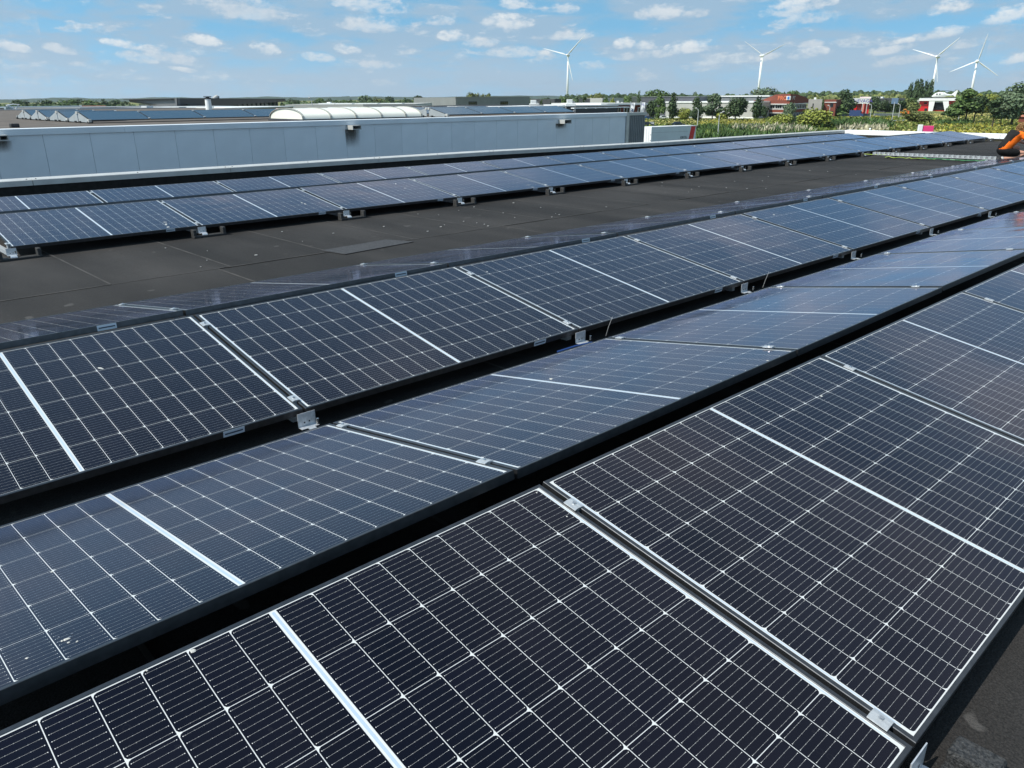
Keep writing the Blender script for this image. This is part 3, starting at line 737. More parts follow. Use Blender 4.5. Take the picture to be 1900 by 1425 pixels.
# black panels on the neighbouring roof
M_pvb = mat('all black module glass', (.0065, .007, .0115), .4, 0, .15, coat=1, coat_r=.06)
NT, NW = R(12), 1.10
def nb_frame(L_):
    return frame_mesh(NW, L_, M_frame, .012)
def nb_panel(x0, x1, y, dirn, label, grp):
    L_ = x1-x0-.025
    p = tag(new('solar_panel', None), label, 'solar panel', grp)
    xc = (x0+x1)/2
    if dirn > 0: Mx = Matrix(((1,0,0,xc),(0,math.cos(NT),-math.sin(NT),y),(0,math.sin(NT),math.cos(NT),ZR+.10),(0,0,0,1)))
    else: Mx = Matrix(((-1,0,0,xc),(0,-math.cos(NT),math.sin(NT),y),(0,math.sin(NT),math.cos(NT),ZR+.10),(0,0,0,1)))
    p.matrix_world = Mx
    new('frame', nb_frame(L_), p); MB().box((-L_/2+.012, .012, -.007), (L_/2-.012, NW-.012, -.002)).obj('glass', M_pvb, p)
    for yy in (.1, NW-.1): MB().bbox((L_/2-.02, yy-.03, .001), (L_/2+.045, yy+.03, .012), .003).obj('edge_clamp', M_alu, p)
    return p
M_plate = mat('dull zinc end plate', (.34, .37, .385), .6, .2, nscale=3, namt=.1)
def wind_plate(x, y, dirn, label, grp):
    c, s_ = NW*math.cos(NT), NW*math.sin(NT)
    pts = [Vector((x, y, ZR+.03)), Vector((x, y, ZR+.09)), Vector((x, y+dirn*c, ZR+.09+s_)), Vector((x, y+dirn*c, ZR+.03))]
    o = thing('wind_plate', label, 'end plate', (0, 0, 0), 0, grp)
    MB().prism(pts, (.006, 0, 0)).obj('plate', M_plate, o)
    for yy in (.06, NW*.8): MB().bbox((x-.05, y+dirn*yy-.05, ZR+.002), (x+.1, y+dirn*yy+.05, ZR+.06), .006).obj('rubber_foot', M_rubber, o)
    MB().bbox((x-.03, y+dirn*c-.05, ZR+.095+s_-.06), (x+.04, y+dirn*c+.05, ZR+.095+s_+.01), .008).obj('ridge_clip', M_lgrey, o)
    MB().bbox((x-.04, y-.05, ZR+.035), (x+.05, y+dirn*.08, ZR+.125), .008).obj('foot_clip', M_lgrey, o)
g1 = 'black panels on the neighbouring roof left of the skylight'
ys0 = 26.3; xl = ony(167, 223, ys0).x; pl = 1.775
for i in range(5):
    nb_panel(xl+i*pl, xl+(i+1)*pl, ys0, 1, 'black panel on the neighbouring roof, %s from the left end plate before the skylight' % ORD[i+1], g1)
for row, (pxr, pxf) in enumerate(((146, 167), (111, 127), (75, 89), (48, 62))):
    y = ys0+row*2.32; xx = ony(pxf, 222, y).x if row else xl
    wind_plate(xx-.02, y, 1, 'pale triangular end plate, near half of the %s ridge right of the drain box' % ORD[4-row], 'triangular end plates')
    wind_plate(xx-.02, y+2.22, -1, 'pale triangular end plate, far half of the %s ridge right of the drain box' % ORD[4-row], 'triangular end plates')
    if row:
        nb_panel(xx, xx+pl, y, 1, 'dark panel wedge seen between the triangular end plates, %s valley from the right' % ORD[row], g1)
g2 = 'brownish grey panels on the neighbouring roof right of the skylight'
yr = 22.75; xl2 = ony(831, 216, yr).x
xj2 = [xl2]+[ony(p, 216, yr).x for p in (897, 958)]; st = (xj2[2]-xj2[0])/2
for i in range(4):
    nb_panel(xl2+i*st, xl2+(i+1)*st, yr, 1, 'panel just behind the warehouse coping right of the skylight, %s from left' % ORD[i+1], g2)
wind_plate(xl2-.02, yr, 1, 'grey triangular end plate right of the skylight, near half of its ridge', 'triangular end plates')
wind_plate(xl2-.02, yr+2.3, -1, 'grey triangular end plate right of the skylight, far half of its ridge', 'triangular end plates')
for i in range(4):
    nb_panel(xl2-1.9+i*st, xl2-1.9+(i+1)*st, yr+2.42, 1, 'panel in the second row right of the skylight, %s from left' % ORD[i+1], g2)

# chimney and vents on roofs beyond
c0 = ony(388, 204, 33); cz = ony(388, 183.5, 33).z; wd = .2
ch = thing('chimney', 'white round flue pipe with a dark cap before the dark showroom', 'chimney', (c0.x, 33, ZR))
MB().tube([(0, 0, 0), (0, 0, cz-ZR)], [.14, .115], 14).obj('pipe', M_white, ch, smooth=False)
MB().tube([(0, 0, cz-ZR), (0, 0, cz-ZR+.05)], [.14, .14], 14).tube([(0, 0, cz-ZR+.07), (0, 0, cz-ZR+.1)], [.16, .16], 14).box((-.02, -.14, cz-ZR+.04), (.02, .14, cz-ZR+.08)).obj('cap', M_darkp, ch)
q = ony(515, 206, 29); dv = thing('dome_vent', 'small pinkish round dome vent peeping over the skylight', 'roof vent', (q.x, 29, ZR))
b = MB(); zz = ony(513, 201, 29).z-ZR
b.tube([(0, 0, 0), (0, 0, zz*.6), (0, 0, zz*.9), (0, 0, zz)], [.2, .2, .13, .03], 12)
b.obj('dome', mat('pink grp dome', (.6, .42, .4), .5), dv); MB().tube([(0, 0, .0), (0, 0, .06)], .26, 12).obj('kerb', M_offw, dv)
q = ony(26, 230, 24.2); dr = thing('roof_drain_box', 'small black box lying on the brown neighbouring roof at far left', 'drain box', (q.x, 24.2, ZR))
MB().bbox((-.1, -.1, 0), (.1, .1, .1), .015).obj('body', M_rubber, dr); MB().box((-.09, -.112, .03), (.09, -.101, .07)).obj('grille', M_darkp, dr)

# ------------------------------------------------------------------ ground far below
GZ = -8.0
def ground_mat():
    M = mat('meadow', (.10, .12, .03), .95, 0, .2)
    t = M.node_tree; b = t.nodes['Principled BSDF']; g = t.nodes.new('ShaderNodeTexCoord')
    def nz(s, d):
        n = t.nodes.new('ShaderNodeTexNoise'); n.inputs['Scale'].default_value = s; n.inputs['Detail'].default_value = d; t.links.new(g.outputs['Object'], n.inputs['Vector']); return n.outputs[0]
    r = t.nodes.new('ShaderNodeValToRGB'); t.links.new(nz(.028, 6), r.inputs[0])
    r.color_ramp.elements[0].position = .36; r.color_ramp.elements[0].color = (.065, .10, .028, 1)
    r.color_ramp.elements[1].position = .64; r.color_ramp.elements[1].color = (.25, .22, .075, 1)
    e = r.color_ramp.elements.new(.5); e.color = (.155, .17, .042, 1)
    x = t.nodes.new('ShaderNodeMix'); x.data_type = 'RGBA'; x.blend_type = 'MULTIPLY'; x.inputs[0].default_value = 1
    t.links.new(r.outputs[0], x.inputs[6]); mr = t.nodes.new('ShaderNodeMapRange'); t.links.new(nz(.6, 4), mr.inputs[0]); mr.inputs[1].default_value = .3; mr.inputs[2].default_value = .7; mr.inputs[3].default_value = .6; mr.inputs[4].default_value = 1.35
    c = t.nodes.new('ShaderNodeCombineColor')
    for i in range(3): t.links.new(mr.outputs[0], c.inputs[i])
    t.links.new(c.outputs[0], x.inputs[7]); t.links.new(x.outputs[2], b.inputs['Base Color'])
    return M
M_ground = ground_mat()
b = MB(); b.poly([(-9000, -9000, GZ), (9000, -9000, GZ), (9000, 9000, GZ), (-9000, 9000, GZ)]); tag(b.obj('ground', M_ground), kind='structure')
M_asph = mat('asphalt', (.055, .055, .056), .9, nscale=.5, namt=.15)
def strip(name, pts, w, z, m_):
    b = MB(); pts = [Vector((p[0], p[1], z)) for p in pts]; l = []; r = []
    for i, p in enumerate(pts):
        d = (pts[min(i+1, len(pts)-1)]-pts[max(i-1, 0)]).normalized(); n = Vector((-d.y, d.x, 0))*w/2
        l.append(p+n); r.append(p-n)
    b.loft([l, r], None, False, False, closed=False); return tag(b.obj(name, m_), kind='structure')
MB().poly([(-60, -40, GZ+.004), (42, -40, GZ+.004), (42, 160, GZ+.004), (-60, 160, GZ+.004)]).obj('yard_paving', M_asph)['kind'] = 'structure'
MB().poly([(42.2, 14, GZ+.004), (165, 92, GZ+.004), (136, 126, GZ+.004), (42.2, 60, GZ+.004)]).obj('road', M_asph)['kind'] = 'structure'
g_ = lambda px, py: onz(px, py, GZ)
strip('road', [g_(1175, 236), g_(1240, 234.5), g_(1285, 234)], 7, GZ+.006, M_asph)
strip('road', [g_(1500, 219.5), g_(1560, 218), g_(1620, 217), g_(1680, 216.5)], 9, GZ+.006, M_asph)
strip('path', [g_(1803, 226.5), g_(1830, 225.5), g_(1870, 224.5)], 4, GZ+.006, M_conc)
strip('path', [g_(1640, 228), g_(1662, 225), g_(1684, 222.5)], 9, GZ+.006, mat('grey gravel', (.24, .23, .21), .95, nscale=1, namt=.2))
# distant wooded ridge
M_hill = mat('far woodland ridge', (.03, .052, .024), .9, nscale=.02, namt=.5)
def ridge(a0, a1, d, h0, seed):
    rn = random.Random(seed); b = MB(); n = 90; f = []; k = []
    for i in range(n+1):
        a = R(a0+(a1-a0)*i/n); h = h0*(.75+.25*math.sin(i*.35+seed)+rn.uniform(-.12, .12))
        f.append(Vector((math.sin(a)*d, math.cos(a)*d, GZ))); k.append(Vector((math.sin(a)*(d+400), math.cos(a)*(d+400), max(h, 2))))
    g = [Vector((p.x*1.3, p.y*1.3, GZ-.5)) for p in k]
    b.loft([f, [p*.5+q*.5+Vector((0, 0, 1)) for p, q in zip(f, k)], k, g], None, False, False, closed=False)
    return tag(b.obj('hills', M_hill), kind='structure')
ridge(2, 32, 3900, 11.5, 1); ridge(28, 80, 4600, 11, 5)

# ------------------------------------------------------------------ buildings beyond
class Facade:
    """upright front between two photo columns at given distances; local x along it, y away, z up from the ground"""
    def __init__(s, name, label, cat, pl_, dl, pr, dr, py=190, kind=None):
        A, B = at(pl_, py, dl), at(pr, py, dr)
        s.A = Vector((A.x, A.y, GZ)); d = Vector((B.x-A.x, B.y-A.y, 0)); s.w = d.length; s.ux = d.normalized(); s.n = Vector((-s.ux.y, s.ux.x, 0))
        if s.n.dot(s.A-CAM) < 0: s.n = -s.n
        s.o = thing(name, label, cat, s.A, math.atan2(s.ux.y, s.ux.x))
    def uv(s, px, py, y=0):
        v = ray(px, py); t_ = ((s.A+s.n*y)-CAM).dot(s.n)/v.dot(s.n); P = CAM+v*t_
        q = P-s.A; return q.dot(s.ux), P.z-GZ
    def rect(s, name, m_, x0, y0, x1, y1, d0=-.05, d1=.3, parent=None):
        """box in front of / behind the front plane that covers the photo rectangle"""
        ym = min(d0, d1); a = s.uv((x0+x1)/2, y0, ym); c = s.uv((x0+x1)/2, y1, ym); l = s.uv(x0, (y0+y1)/2, ym); r_ = s.uv(x1, (y0+y1)/2, ym)
        return MB().box((l[0], d0, c[1]), (r_[0], d1, a[1])).obj(name, m_, parent or s.o)
    def window(s, x0, y0, x1, y1, fm=None, gm=None, nm='window', mull=1, off=0):
        a = s.uv((x0+x1)/2, y0, off); c = s.uv((x0+x1)/2, y1, off); l = s.uv(x0, (y0+y1)/2, off)[0]; r_ = s.uv(x1, (y0+y1)/2, off)[0]
        z1, z0 = a[1], c[1]; e = min(.12, (r_-l)*.08)
        b = MB().box((l, off-.06, z0), (l+e, off-.002, z1)).box((r_-e, off-.06, z0), (r_, off-.002, z1)).box((l+e, off-.06, z1-e), (r_-e, off-.002, z1)).box((l+e, off-.06, z0), (r_-e, off-.002, z0+e))
        for i in range(1, mull+1):
            xx = l+(r_-l)*i/(mull+1); b.box((xx-e*.35, off-.05, z0+e), (xx+e*.35, off-.002, z1-e))
        w = b.obj(nm, fm or M_dgrey, s.o); MB().box((l+e*.5, off-.03, z0+e*.5), (r_-e*.5, off-.015, z1-e*.5)).obj('pane', gm or M_glassd, w); return w
def block(name, label, cat, pl_, dl, pr, dr, ytop, m_, depth=15, base=None, part='wall'):
    f = Facade(name, label, cat, pl_, dl, pr, dr, ytop); h = f.uv((pl_+pr)/2, ytop)[1]; f.h = h
    z0 = 0
    MB().box((0, 0, z0), (f.w, depth, h)).obj(part, m_, f.o); f.depth = depth
    return f
def trim(f, m_, hh=.5, over=.15):
    MB().box((-over, -over, f.h+.003), (f.w+over, f.depth+over, f.h+hh)).obj('roof_edge', m_, f.o)

# far left low roofs
f = block('low_shed', 'low shed with a long terracotta roof and white edge at the left border', 'shed', -60, 62, 43, 66, 217.5, M_dgrey, 14)
b = MB(); h0 = f.h
b.prism([Vector((-.3, -.3, h0+.02)), Vector((f.w+.3, -.3, h0+.02)), Vector((f.w+.3, 9, h0+.5)), Vector((-.3, 9, h0+.5))], (0, 0, .06)); b.obj('roof', M_terra, f.o)
MB().box((-.3, -.42, h0-.16), (f.w+.3, -.31, h0+.08)).obj('gutter', M_white, f.o)
f = block('grey_office', 'pale blue grey office block at the left border before the ridge', 'office', -40, 190, 10.5, 182, 198.5, mat('pale blue facade', (.25, .31, .36), .5), 20); f.window(0, 200, 7, 203, mull=2)
f = block('long_dark_hall', 'long low dark roofed hall at far left behind the triangular plates', 'hall', -20, 92, 48, 84, 208, M_black, 16); trim(f, M_dgrey, .2)
f = block('low_hall', 'low brown grey roofed hall with white rooflights beyond the end plates', 'hall', 28, 120, 150, 108, 203.6, M_beige, 22, part='wall')
trim(f, M_mgrey, .25)
for n, (a, c) in enumerate(((49, 56), (64, 72), (81, 103), (107, 129))): f.rect('rooflight', M_white, a, 200.8, c, 204.2, 1, 2.6)
f = block('white_roofed_hall', 'long low hall with a bright white roof edge left of the showroom', 'hall', 150, 96, 415, 88, 202.8, M_beige, 18); trim(f, M_white, .10)
f.rect('rooflight', M_white, 262, 196.5, 272, 200.5, 2, 3.2); f.rect('rooflight', M_offw, 315, 198.5, 332, 201, 1, 2.5); f.rect('rooflight', M_offw, 364, 198, 384, 200.5, 1, 2.5)
f = block('red_roofed_shop', 'small building with a dull red roof band and white end wall on the left', 'building', 148, 150, 197, 150, 201, M_lgrey, 10)
f.rect('roof_band', M_terra, 152, 196.8, 197, 201.2, -.4, 9); f.rect('end_wall', M_white, 147.5, 195.3, 152, 201, -.3, 3); f.rect('canopy', M_white, 197, 198.5, 209, 200.5, -.2, 4)
y0 = at(24, 206, 95); ys_ = thing('steel_frame', 'white Y shaped steel frame standing at far left before round trees', 'steel frame', (y0.x, y0.y, GZ))
hz = at(24, 206, 95).z-GZ; sc_ = 95/1440
MB().tube([(.25, 0, hz-3), (.25, 0, hz), (-.05, 0, hz+.3), (-.4, 0, hz+.55)], .1, 8).obj('mast', M_white, ys_)
MB().tube([(.3, 0, hz), (.36, 0, hz+.3), (.55, 0, hz+.52)], .07, 8).obj('arm', M_white, ys_); MB().tube([(-.5, 0, hz+.52), (.1, 0, hz+.62), (.7, 0, hz+.56)], .05, 8).obj('arm', M_white, ys_)

# dark showroom with slanting fascia
f = Facade('showroom', 'dark modern showroom with slanted black fascia and glass ground floor', 'showroom', 327, 120, 529.5, 150, 190)
def P3(px, py, d): q = at(px, py, d); return q
tl_, tc_, tr_ = at(238, 184, 150), at(327.5, 182.2, 120), at(529.5, 183.2, 150)
bl_, bc_, br_ = at(241, 189.5, 150), at(329, 201, 120), at(529.5, 188.5, 150)
inv = f.o.matrix_basis.inverted() if False else (Matrix.Translation(f.A) @ Matrix.Rotation(math.atan2(f.ux.y, f.ux.x), 4, 'Z')).inverted()
def toL(p): return inv @ p
zt = toL(tc_).z
bk = toL(tl_)+ (toL(tr_)-toL(tc_)); 
def wedge(ta_, tb_, ba_, bb_, nm, m_):
    n = Vector((0, 0, 1)).cross((tb_-ta_)).normalized()*-1
    inn = (toL((tl_+tr_)/2)-(ta_+tb_)/2); inn.z = 0; inn = inn.normalized()*.8
    return MB().loft([[ba_, bb_, tb_, ta_], [ba_+inn, bb_+inn, tb_+inn, ta_+inn]]).obj(nm, m_, f.o)
M_fascL = mat('sunlit side fascia', (.10, .10, .10), .5, nscale=1, namt=.08)  # same fascia, its sunlit left side coloured lighter than the right
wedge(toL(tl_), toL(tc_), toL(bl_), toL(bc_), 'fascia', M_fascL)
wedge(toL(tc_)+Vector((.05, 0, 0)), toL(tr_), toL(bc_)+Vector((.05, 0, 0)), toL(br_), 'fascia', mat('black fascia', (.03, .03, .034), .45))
MB().prism([toL(tl_)+Vector((0,.9,-.12)), toL(tc_)+Vector((.2, .9, -.12)), toL(tr_)+Vector((-.2, .9, -.12)), bk+Vector((0, 0, -.12))], (0, 0, .08)).obj('roof', M_black, f.o)
gz1 = toL(br_).z+.0
for nm, m_, x0, x1 in (('glass_wall', M_glassg, f.w*.12, f.w-.3),):
    MB().box((x0, 1.4, 0), (x1, 1.5, gz1)).obj(nm, m_, f.o)
for i in range(16):
    xx = f.w*.30+(f.w*.69)*i/15; MB().box((xx-.06, 1.25, 0), (xx+.06, 1.395, gz1)).obj('mullion', M_mgrey if i % 3 == 0 else M_dgrey, f.o)
a_, c_ = toL(tl_), toL(tc_)
d_ = (a_-c_); dn = Vector((-d_.y, d_.x, 0)).normalized(); dn = dn if dn.dot(toL((tl_+tr_)/2)-c_) > 0 else -dn
for i in range(8):
    q_ = c_+d_*(.12+.8*i/8)+dn*1.2
    MB().box((q_.x-.08, q_.y-.08, 0), (q_.x+.08, q_.y+.08, zt-1.2)).obj('mullion', M_mgrey if i % 2 else M_dgrey, f.o)
MB().prism([Vector(((c_+dn*1.5).x, (c_+dn*1.5).y, 0)), Vector(((a_+dn*1.5).x, (a_+dn*1.5).y, 0)), Vector(((a_+dn*1.5).x, (a_+dn*1.5).y, zt-.8)), Vector(((c_+dn*1.5).x, (c_+dn*1.5).y, zt-.8))], dn*.1).obj('glass_wall', M_glassg, f.o)
q = at(402, 184.5, 140); cw = thing('cowl_vent', 'grey tilted cowl vent on the roof of the dark showroom', 'roof vent', (q.x, q.y, q.z-.25))
MB().tube([(-.2, 0, 0), (-.2, 0, .35)], .18, 10).obj('duct', M_mgrey, cw); MB().tube([(-.55, 0, .3), (-.05, 0, .55), (.2, 0, .7)], [.25, .33, .3], 10).obj('hood', M_lgrey, cw); MB().tube([(.15, 0, .35), (.3, 0, .75)], [.3, .22], 8).obj('damper', M_darkp, cw)

# lamp post behind skylight
def lamp(name, label, px_b, py_b, px_t, py_t, px_h, py_h, d, both=False, r=.09):
    B_, T_ = at(px_b, py_b, d), at(px_t, py_t, d); H_ = at(px_h, py_h, d)
    o = thing('street_lamp', label, 'street lamp', (B_.x, B_.y, GZ), 0, 'street lamps')
    t_ = Vector((T_.x-B_.x, T_.y-B_.y, T_.z-GZ)); t_.x *= .15; t_.y *= .15
    h_ = Vector((H_.x-T_.x, H_.y-T_.y, H_.z-T_.z))
    MB().tube([(0, 0, 0), t_*.92, t_+h_*.15, t_+h_*.75], [r*1.2, r*.8, r*.7, r*.6], 8).obj('pole', M_pole, o)
    hd = MB().tube([t_+h_*.6+Vector((0, 0, .02)), t_+h_*.8+Vector((0, 0, .07)), t_+h_*1.15], [r*.9, r*2.0, r*1.1], 8).obj('lamp_head', M_lgrey, o)
    return o
lamp('l', 'slim grey curved lamp post standing behind the skylight', 580.5, 204, 577, 186, 571.5, 182, 95, r=.05)

f = block('long_grey_hall', 'long low grey hall with white rooflights beyond the skylight', 'hall', 529, 132, 772, 128, 193.3, M_lgrey, 24)
f.rect('wall_section', M_mgrey, 674, 193, 772, 204, -.12, -.02)
for a, c in ((591, 620), (622, 653), (658, 700), (705, 746)): f.rect('rooflight', M_white, a, 191.4, c, 193.6, 1, 4)
f.rect('chimney_pot', M_white, 606.5, 189.3, 612.5, 193.4, 3, 4)
f = block('black_roofed_hall', 'low hall with a black roof edge and white strips behind the skylight', 'hall', 596, 74, 929, 66, 200.6, M_black, 14)
for a, c in ((608, 649), (652, 722), (728, 738)): f.rect('rooflight', M_white, a, 199.0, c, 200.9, 1.2, 3.2)
MB().box((f.w*.55, -.2, f.h+.003), (f.w+.2, 10, f.h+.16)).obj('roof_upstand', M_black, f.o)
f.rect('roof_capping', M_white, 783, 198, 868, 199.3, -.28, 2)
for a, c in ((823.5, 848), (866, 888)): f.rect('timber', mat('pale timber', (.55, .4, .25), .8), a, 202.7, c, 204.8, -.9, -.6)
f = block('beige_edged_hall', 'low hall with a wide beige grey roof edge behind the right panels', 'hall', 928, 62, 1044.5, 66, 200, M_lgrey, 12)
MB().box((-.1, -.12, f.h+.003), (f.w+.1, 12, f.h+.12)).obj('roof_edge', M_white, f.o)

# grey office with windows; sunlit left face painted paler than the shaded right
M_lit = mat('sunlit face grey', (.36, .35, .34), .5, nscale=.5, namt=.05)
f = Facade('cladded_office', 'two storey grey cladded office with dark windows in the middle distance', 'office', 845.5, 205, 983, 240, 188)
hh = f.uv(900, 180.7)[1]; tl3 = at(767.5, 181.5, 232); inv = (Matrix.Translation(f.A) @ Matrix.Rotation(math.atan2(f.ux.y, f.ux.x), 4, 'Z')).inverted(); a_ = inv @ Vector((tl3.x, tl3.y, GZ))
MB().prism([Vector((0, 0, 0)), Vector((f.w, 0, 0)), Vector((f.w+a_.x, a_.y, 0)), a_], (0, 0, hh)).obj('wall', M_mgrey, f.o)
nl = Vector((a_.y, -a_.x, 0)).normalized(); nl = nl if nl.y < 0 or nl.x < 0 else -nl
MB().prism([nl*.02, a_+nl*.02, a_+nl*.12, nl*.12], (0, 0, hh+.02)).obj('cladding', M_lit, f.o)  # sheet over the left face that carries the sunlit tone
MB().box((-.1, -.1, hh+.02), (f.w+.1, .3, hh+.2)).obj('roof_edge', M_clad2, f.o)
for a, c, y0_, y1_ in ((869.5, 885, 188, 196), (928, 942.5, 187.8, 195.6)): f.window(a, y0_, c, y1_, mull=3)
for u0, u1, z0_, z1_ in ((787, 798.5, 189, 192.2), (812, 824.5, 188.8, 192), (812, 824.5, 193.3, 196.5), (795, 799, 193.5, 196.5)):
    # windows on the left face, located on that plane
    def onleft(px, py):
        n3 = (Matrix.Rotation(math.atan2(f.ux.y, f.ux.x), 3, 'Z') @ nl); p0 = f.A+n3*.12; v = ray(px, py); return inv @ (CAM+v*((p0-CAM).dot(n3)/v.dot(n3)))
    p, q_, r_, s_ = onleft(u0, z1_), onleft(u1, z1_), onleft(u1, z0_), onleft(u0, z0_)
    w_ = MB().prism([p+nl*.004, q_+nl*.004, r_+nl*.004, s_+nl*.004], nl*.04).obj('window', M_dgrey, f.o)
    c4 = (p+q_+r_+s_)/4; MB().prism([c4+(k-c4)*.85+nl*.048 for k in (p, q_, r_, s_)], nl*.02).obj('pane', M_glassd, w_)

# mid-distance halls in the centre
f = block('dark_grey_hall', 'dark grey hall with a thin pale roof line left of the brick wing', 'hall', 1044, 88, 1146, 92, 197.2, M_dgrey, 14)
MB().box((-.1, -.15, f.h+.003), (f.w*1.0, 12, f.h+.12)).obj('roof_edge', M_offw, f.o)
f = block('brick_wing', 'brown brick wing with white canopy edge behind the flags', 'building', 1143, 95, 1195.5, 97, 194.8, M_brick, 7)
MB().box((-2.3, -.6, f.h+.003), (f.w+.1, 12, f.h+.2)).obj('canopy', M_offw, f.o)
f.window(1157, 199, 1169, 209.5, M_white, mull=1); f.window(1183, 199, 1194, 209.5, M_white, mull=1); f.window(1146.5, 199.5, 1151, 208, M_white, mull=0)
for n, (a, c, y0_, y1_) in enumerate(((982.5, 1000, 187, 197.5), (1049.5, 1067, 186, 196.5))):
    q = at((a+c)/2, y1_, 84); w_ = (c-a)*84/1440; h_ = (y1_-y0_)*84/1440
    u = thing('rooftop_unit', 'white rooftop air unit, %s of the two in the middle distance' % ('left' if n == 0 else 'right'), 'rooftop unit', (q.x, q.y, q.z), -YAW, 'white rooftop units')
    MB().bbox((-w_/2, -.4, 0), (w_/2, .4, h_*.42), .03).obj('base', M_white, u); MB().bbox((-w_*.36, -.35, h_*.43), (w_*.2, .35, h_), .03).obj('housing', M_white, u); MB().box((w_*.21, -.3, h_*.43), (w_*.4, .3, h_*.75)).obj('grille', M_clad2, u)
    MB().box((-w_/2, -.4, -8), (-w_/2+.1, .4, -.002)).box((w_/2-.1, -.4, -8), (w_/2, .4, -.002)).obj('support', M_mgrey, u)
f = block('roof_boxes', 'grey flat roof plant deck with small white boxes near the brick wing', 'plant deck', 1098, 119, 1196, 119, 194.0, M_mgrey, 8)
for a, c, y0_ in ((1106, 1110, 191.5), (1112, 1118, 191.8), (1144, 1148.5, 187), (1152.5, 1155, 189.5)): f.rect('plant_box', M_white, a, y0_, c, 194.2, .5, 1.2)
f = block('beige_hall', 'beige grey hall wall between trees right of the cladded office', 'hall', 998, 290, 1036.5, 290, 184.3, M_beige, 20)
f = block('dark_gabled_hall', 'small dark grey hall end beside the beige hall wall', 'hall', 1029, 280, 1046, 282, 183.6, M_dgrey, 16)
f = block('pale_hall', 'pale grey hall with dark end wall behind the central trees', 'hall', 1095, 303, 1118, 301, 182.2, M_lgrey, 20); MB().box((-5, 1, 0), (-.05, 18, f.h-.2)).obj('end_wall', M_dgrey, f.o)
f = block('sage_hall', 'long sage grey hall behind trees left of the large slate hall', 'hall', 1128, 330, 1182, 335, 181.8, mat('sage grey wall', (.2, .21, .18), .7), 25)
f = block('slate_hall', 'large hall with a tall slate grey upper wall behind the tree row', 'hall', 1172, 405, 1292, 396, 180.2, M_purple, 40); MB().box((-.2, -.3, f.h+.003), (f.w+.2, 40, f.h+.25)).obj('roof_edge', M_mgrey, f.o)
f = block('silver_hall', 'long silver grey hall with white roof line behind the tree row', 'hall', 1236, 388, 1398, 372, 190.6, M_lgrey, 30); MB().box((-.2, -.35, f.h+.003), (f.w+.2, 30, f.h+.55)).obj('roof_edge', M_white, f.o)
f.rect('plinth', M_white, 1237, 216.5, 1398, 219, -.1, -.01)
for i in range(6): f.window(1244+26*i, 204, 1256+26*i, 208, mull=2)
for i in range(40):
    xx = f.w*(i+.5)/40; MB().box((xx-.12, -.06, 3), (xx+.12, -.003, f.h-.1)).obj('cladding_rib', M_lgrey, f.o)
f = block('upper_hall', 'grey upper hall with a bright white roof edge left of the brick office', 'hall', 1338, 425, 1427, 418, 179.5, M_mgrey, 30); MB().box((-.3, -.4, f.h+.003), (f.w+.3, 30, f.h+.6)).obj('roof_edge', M_white, f.o)

# text helper
def text(s_, h, m_, parent, M_, name='lettering', ext=.02, xs=1):
    cu = bpy.data.curves.new(name, 'FONT'); cu.body = s_; cu.size = h; cu.extrude = ext; cu.align_x = 'CENTER'; cu.align_y = 'CENTER'
    o = bpy.data.objects.new('t', cu); COL.objects.link(o)
    dg = bpy.context.evaluated_depsgraph_get(); me = bpy.data.meshes.new_from_object(o.evaluated_get(dg)); bpy.data.objects.remove(o)
    me.materials.clear(); me.materials.append(m_)
    k = new(name, me, parent); k.matrix_basis = M_ @ Matrix.Diagonal((xs, 1, 1, 1)); return k
UPR = Matrix.Rotation(math.pi/2, 4, 'X')

# brick office with hipped parapet and illuminated square logo
f = Facade('brick_office', 'red brown brick office with a peaked roof wall carrying a blue square logo', 'office', 1410, 396, 1464.6, 384, 195)
inv = (Matrix.Translation(f.A) @ Matrix.Rotation(math.atan2(f.ux.y, f.ux.x), 4, 'Z')).inverted()
zL = lambda py: f.uv(1464, py)[1]
r2 = inv @ Vector((*at(1500, 190, 398).xy, GZ)); 
c_ = Vector((f.w, 0, 0)); bb_ = r2-c_
z0, z1 = zL(193.6), zL(174.2)
def fl(px, py): u, v = f.uv(px, py); return Vector((u, 0, v))
MB().prism([fl(1411, 193.6), fl(1464.6, 193.6), fl(1464.6, 174.2), fl(1452, 174.4), fl(1439, 175.6), fl(1424, 181.5), fl(1415, 185.3), fl(1411, 187)], (0, .6, 0)).obj('roof_wall', M_brick, f.o)
nr_ = Vector((bb_.y, -bb_.x, 0)).normalized(); nr_ = nr_ if nr_.x > 0 else -nr_
def rp(s_, py): return c_+bb_*s_+Vector((0, 0, zL(py)))-nr_*0
MB().prism([rp(.004, 193.4), rp(1, 191.3), rp(1, 184), rp(.75, 179.5), rp(.36, 175.3), rp(.004, 174.2)], -nr_*.6).obj('roof_wall', M_brick, f.o)
hb = MB().prism([Vector((f.w*.18, .7, 0)), Vector((f.w-.1, .7, 0)), c_+bb_*.98-nr_*.7, Vector((f.w*.18, .7, 0))+bb_], (0, 0, z0)); hb.obj('wall', M_mgrey, f.o)
f.rect('white_band', M_offw, 1412, 192.4, 1464, 194.0, -.35, .65); f.rect('brick_band', M_brick, 1423, 203.2, 1464, 208.6, -.05, .66); f.rect('white_band', M_offw, 1422, 202.2, 1464, 203.1, -.2, .66); f.rect('white_band', M_offw, 1424, 208.8, 1464, 210.2, -.2, .66)
for i in range(3): f.window(1426+13*i, 195, 1437.5+13*i, 202, M_offw, mull=2, off=.66)
for i in range(3): f.window(1426+13*i, 211, 1437.5+13*i, 218.5, M_offw, mull=1, off=.66)
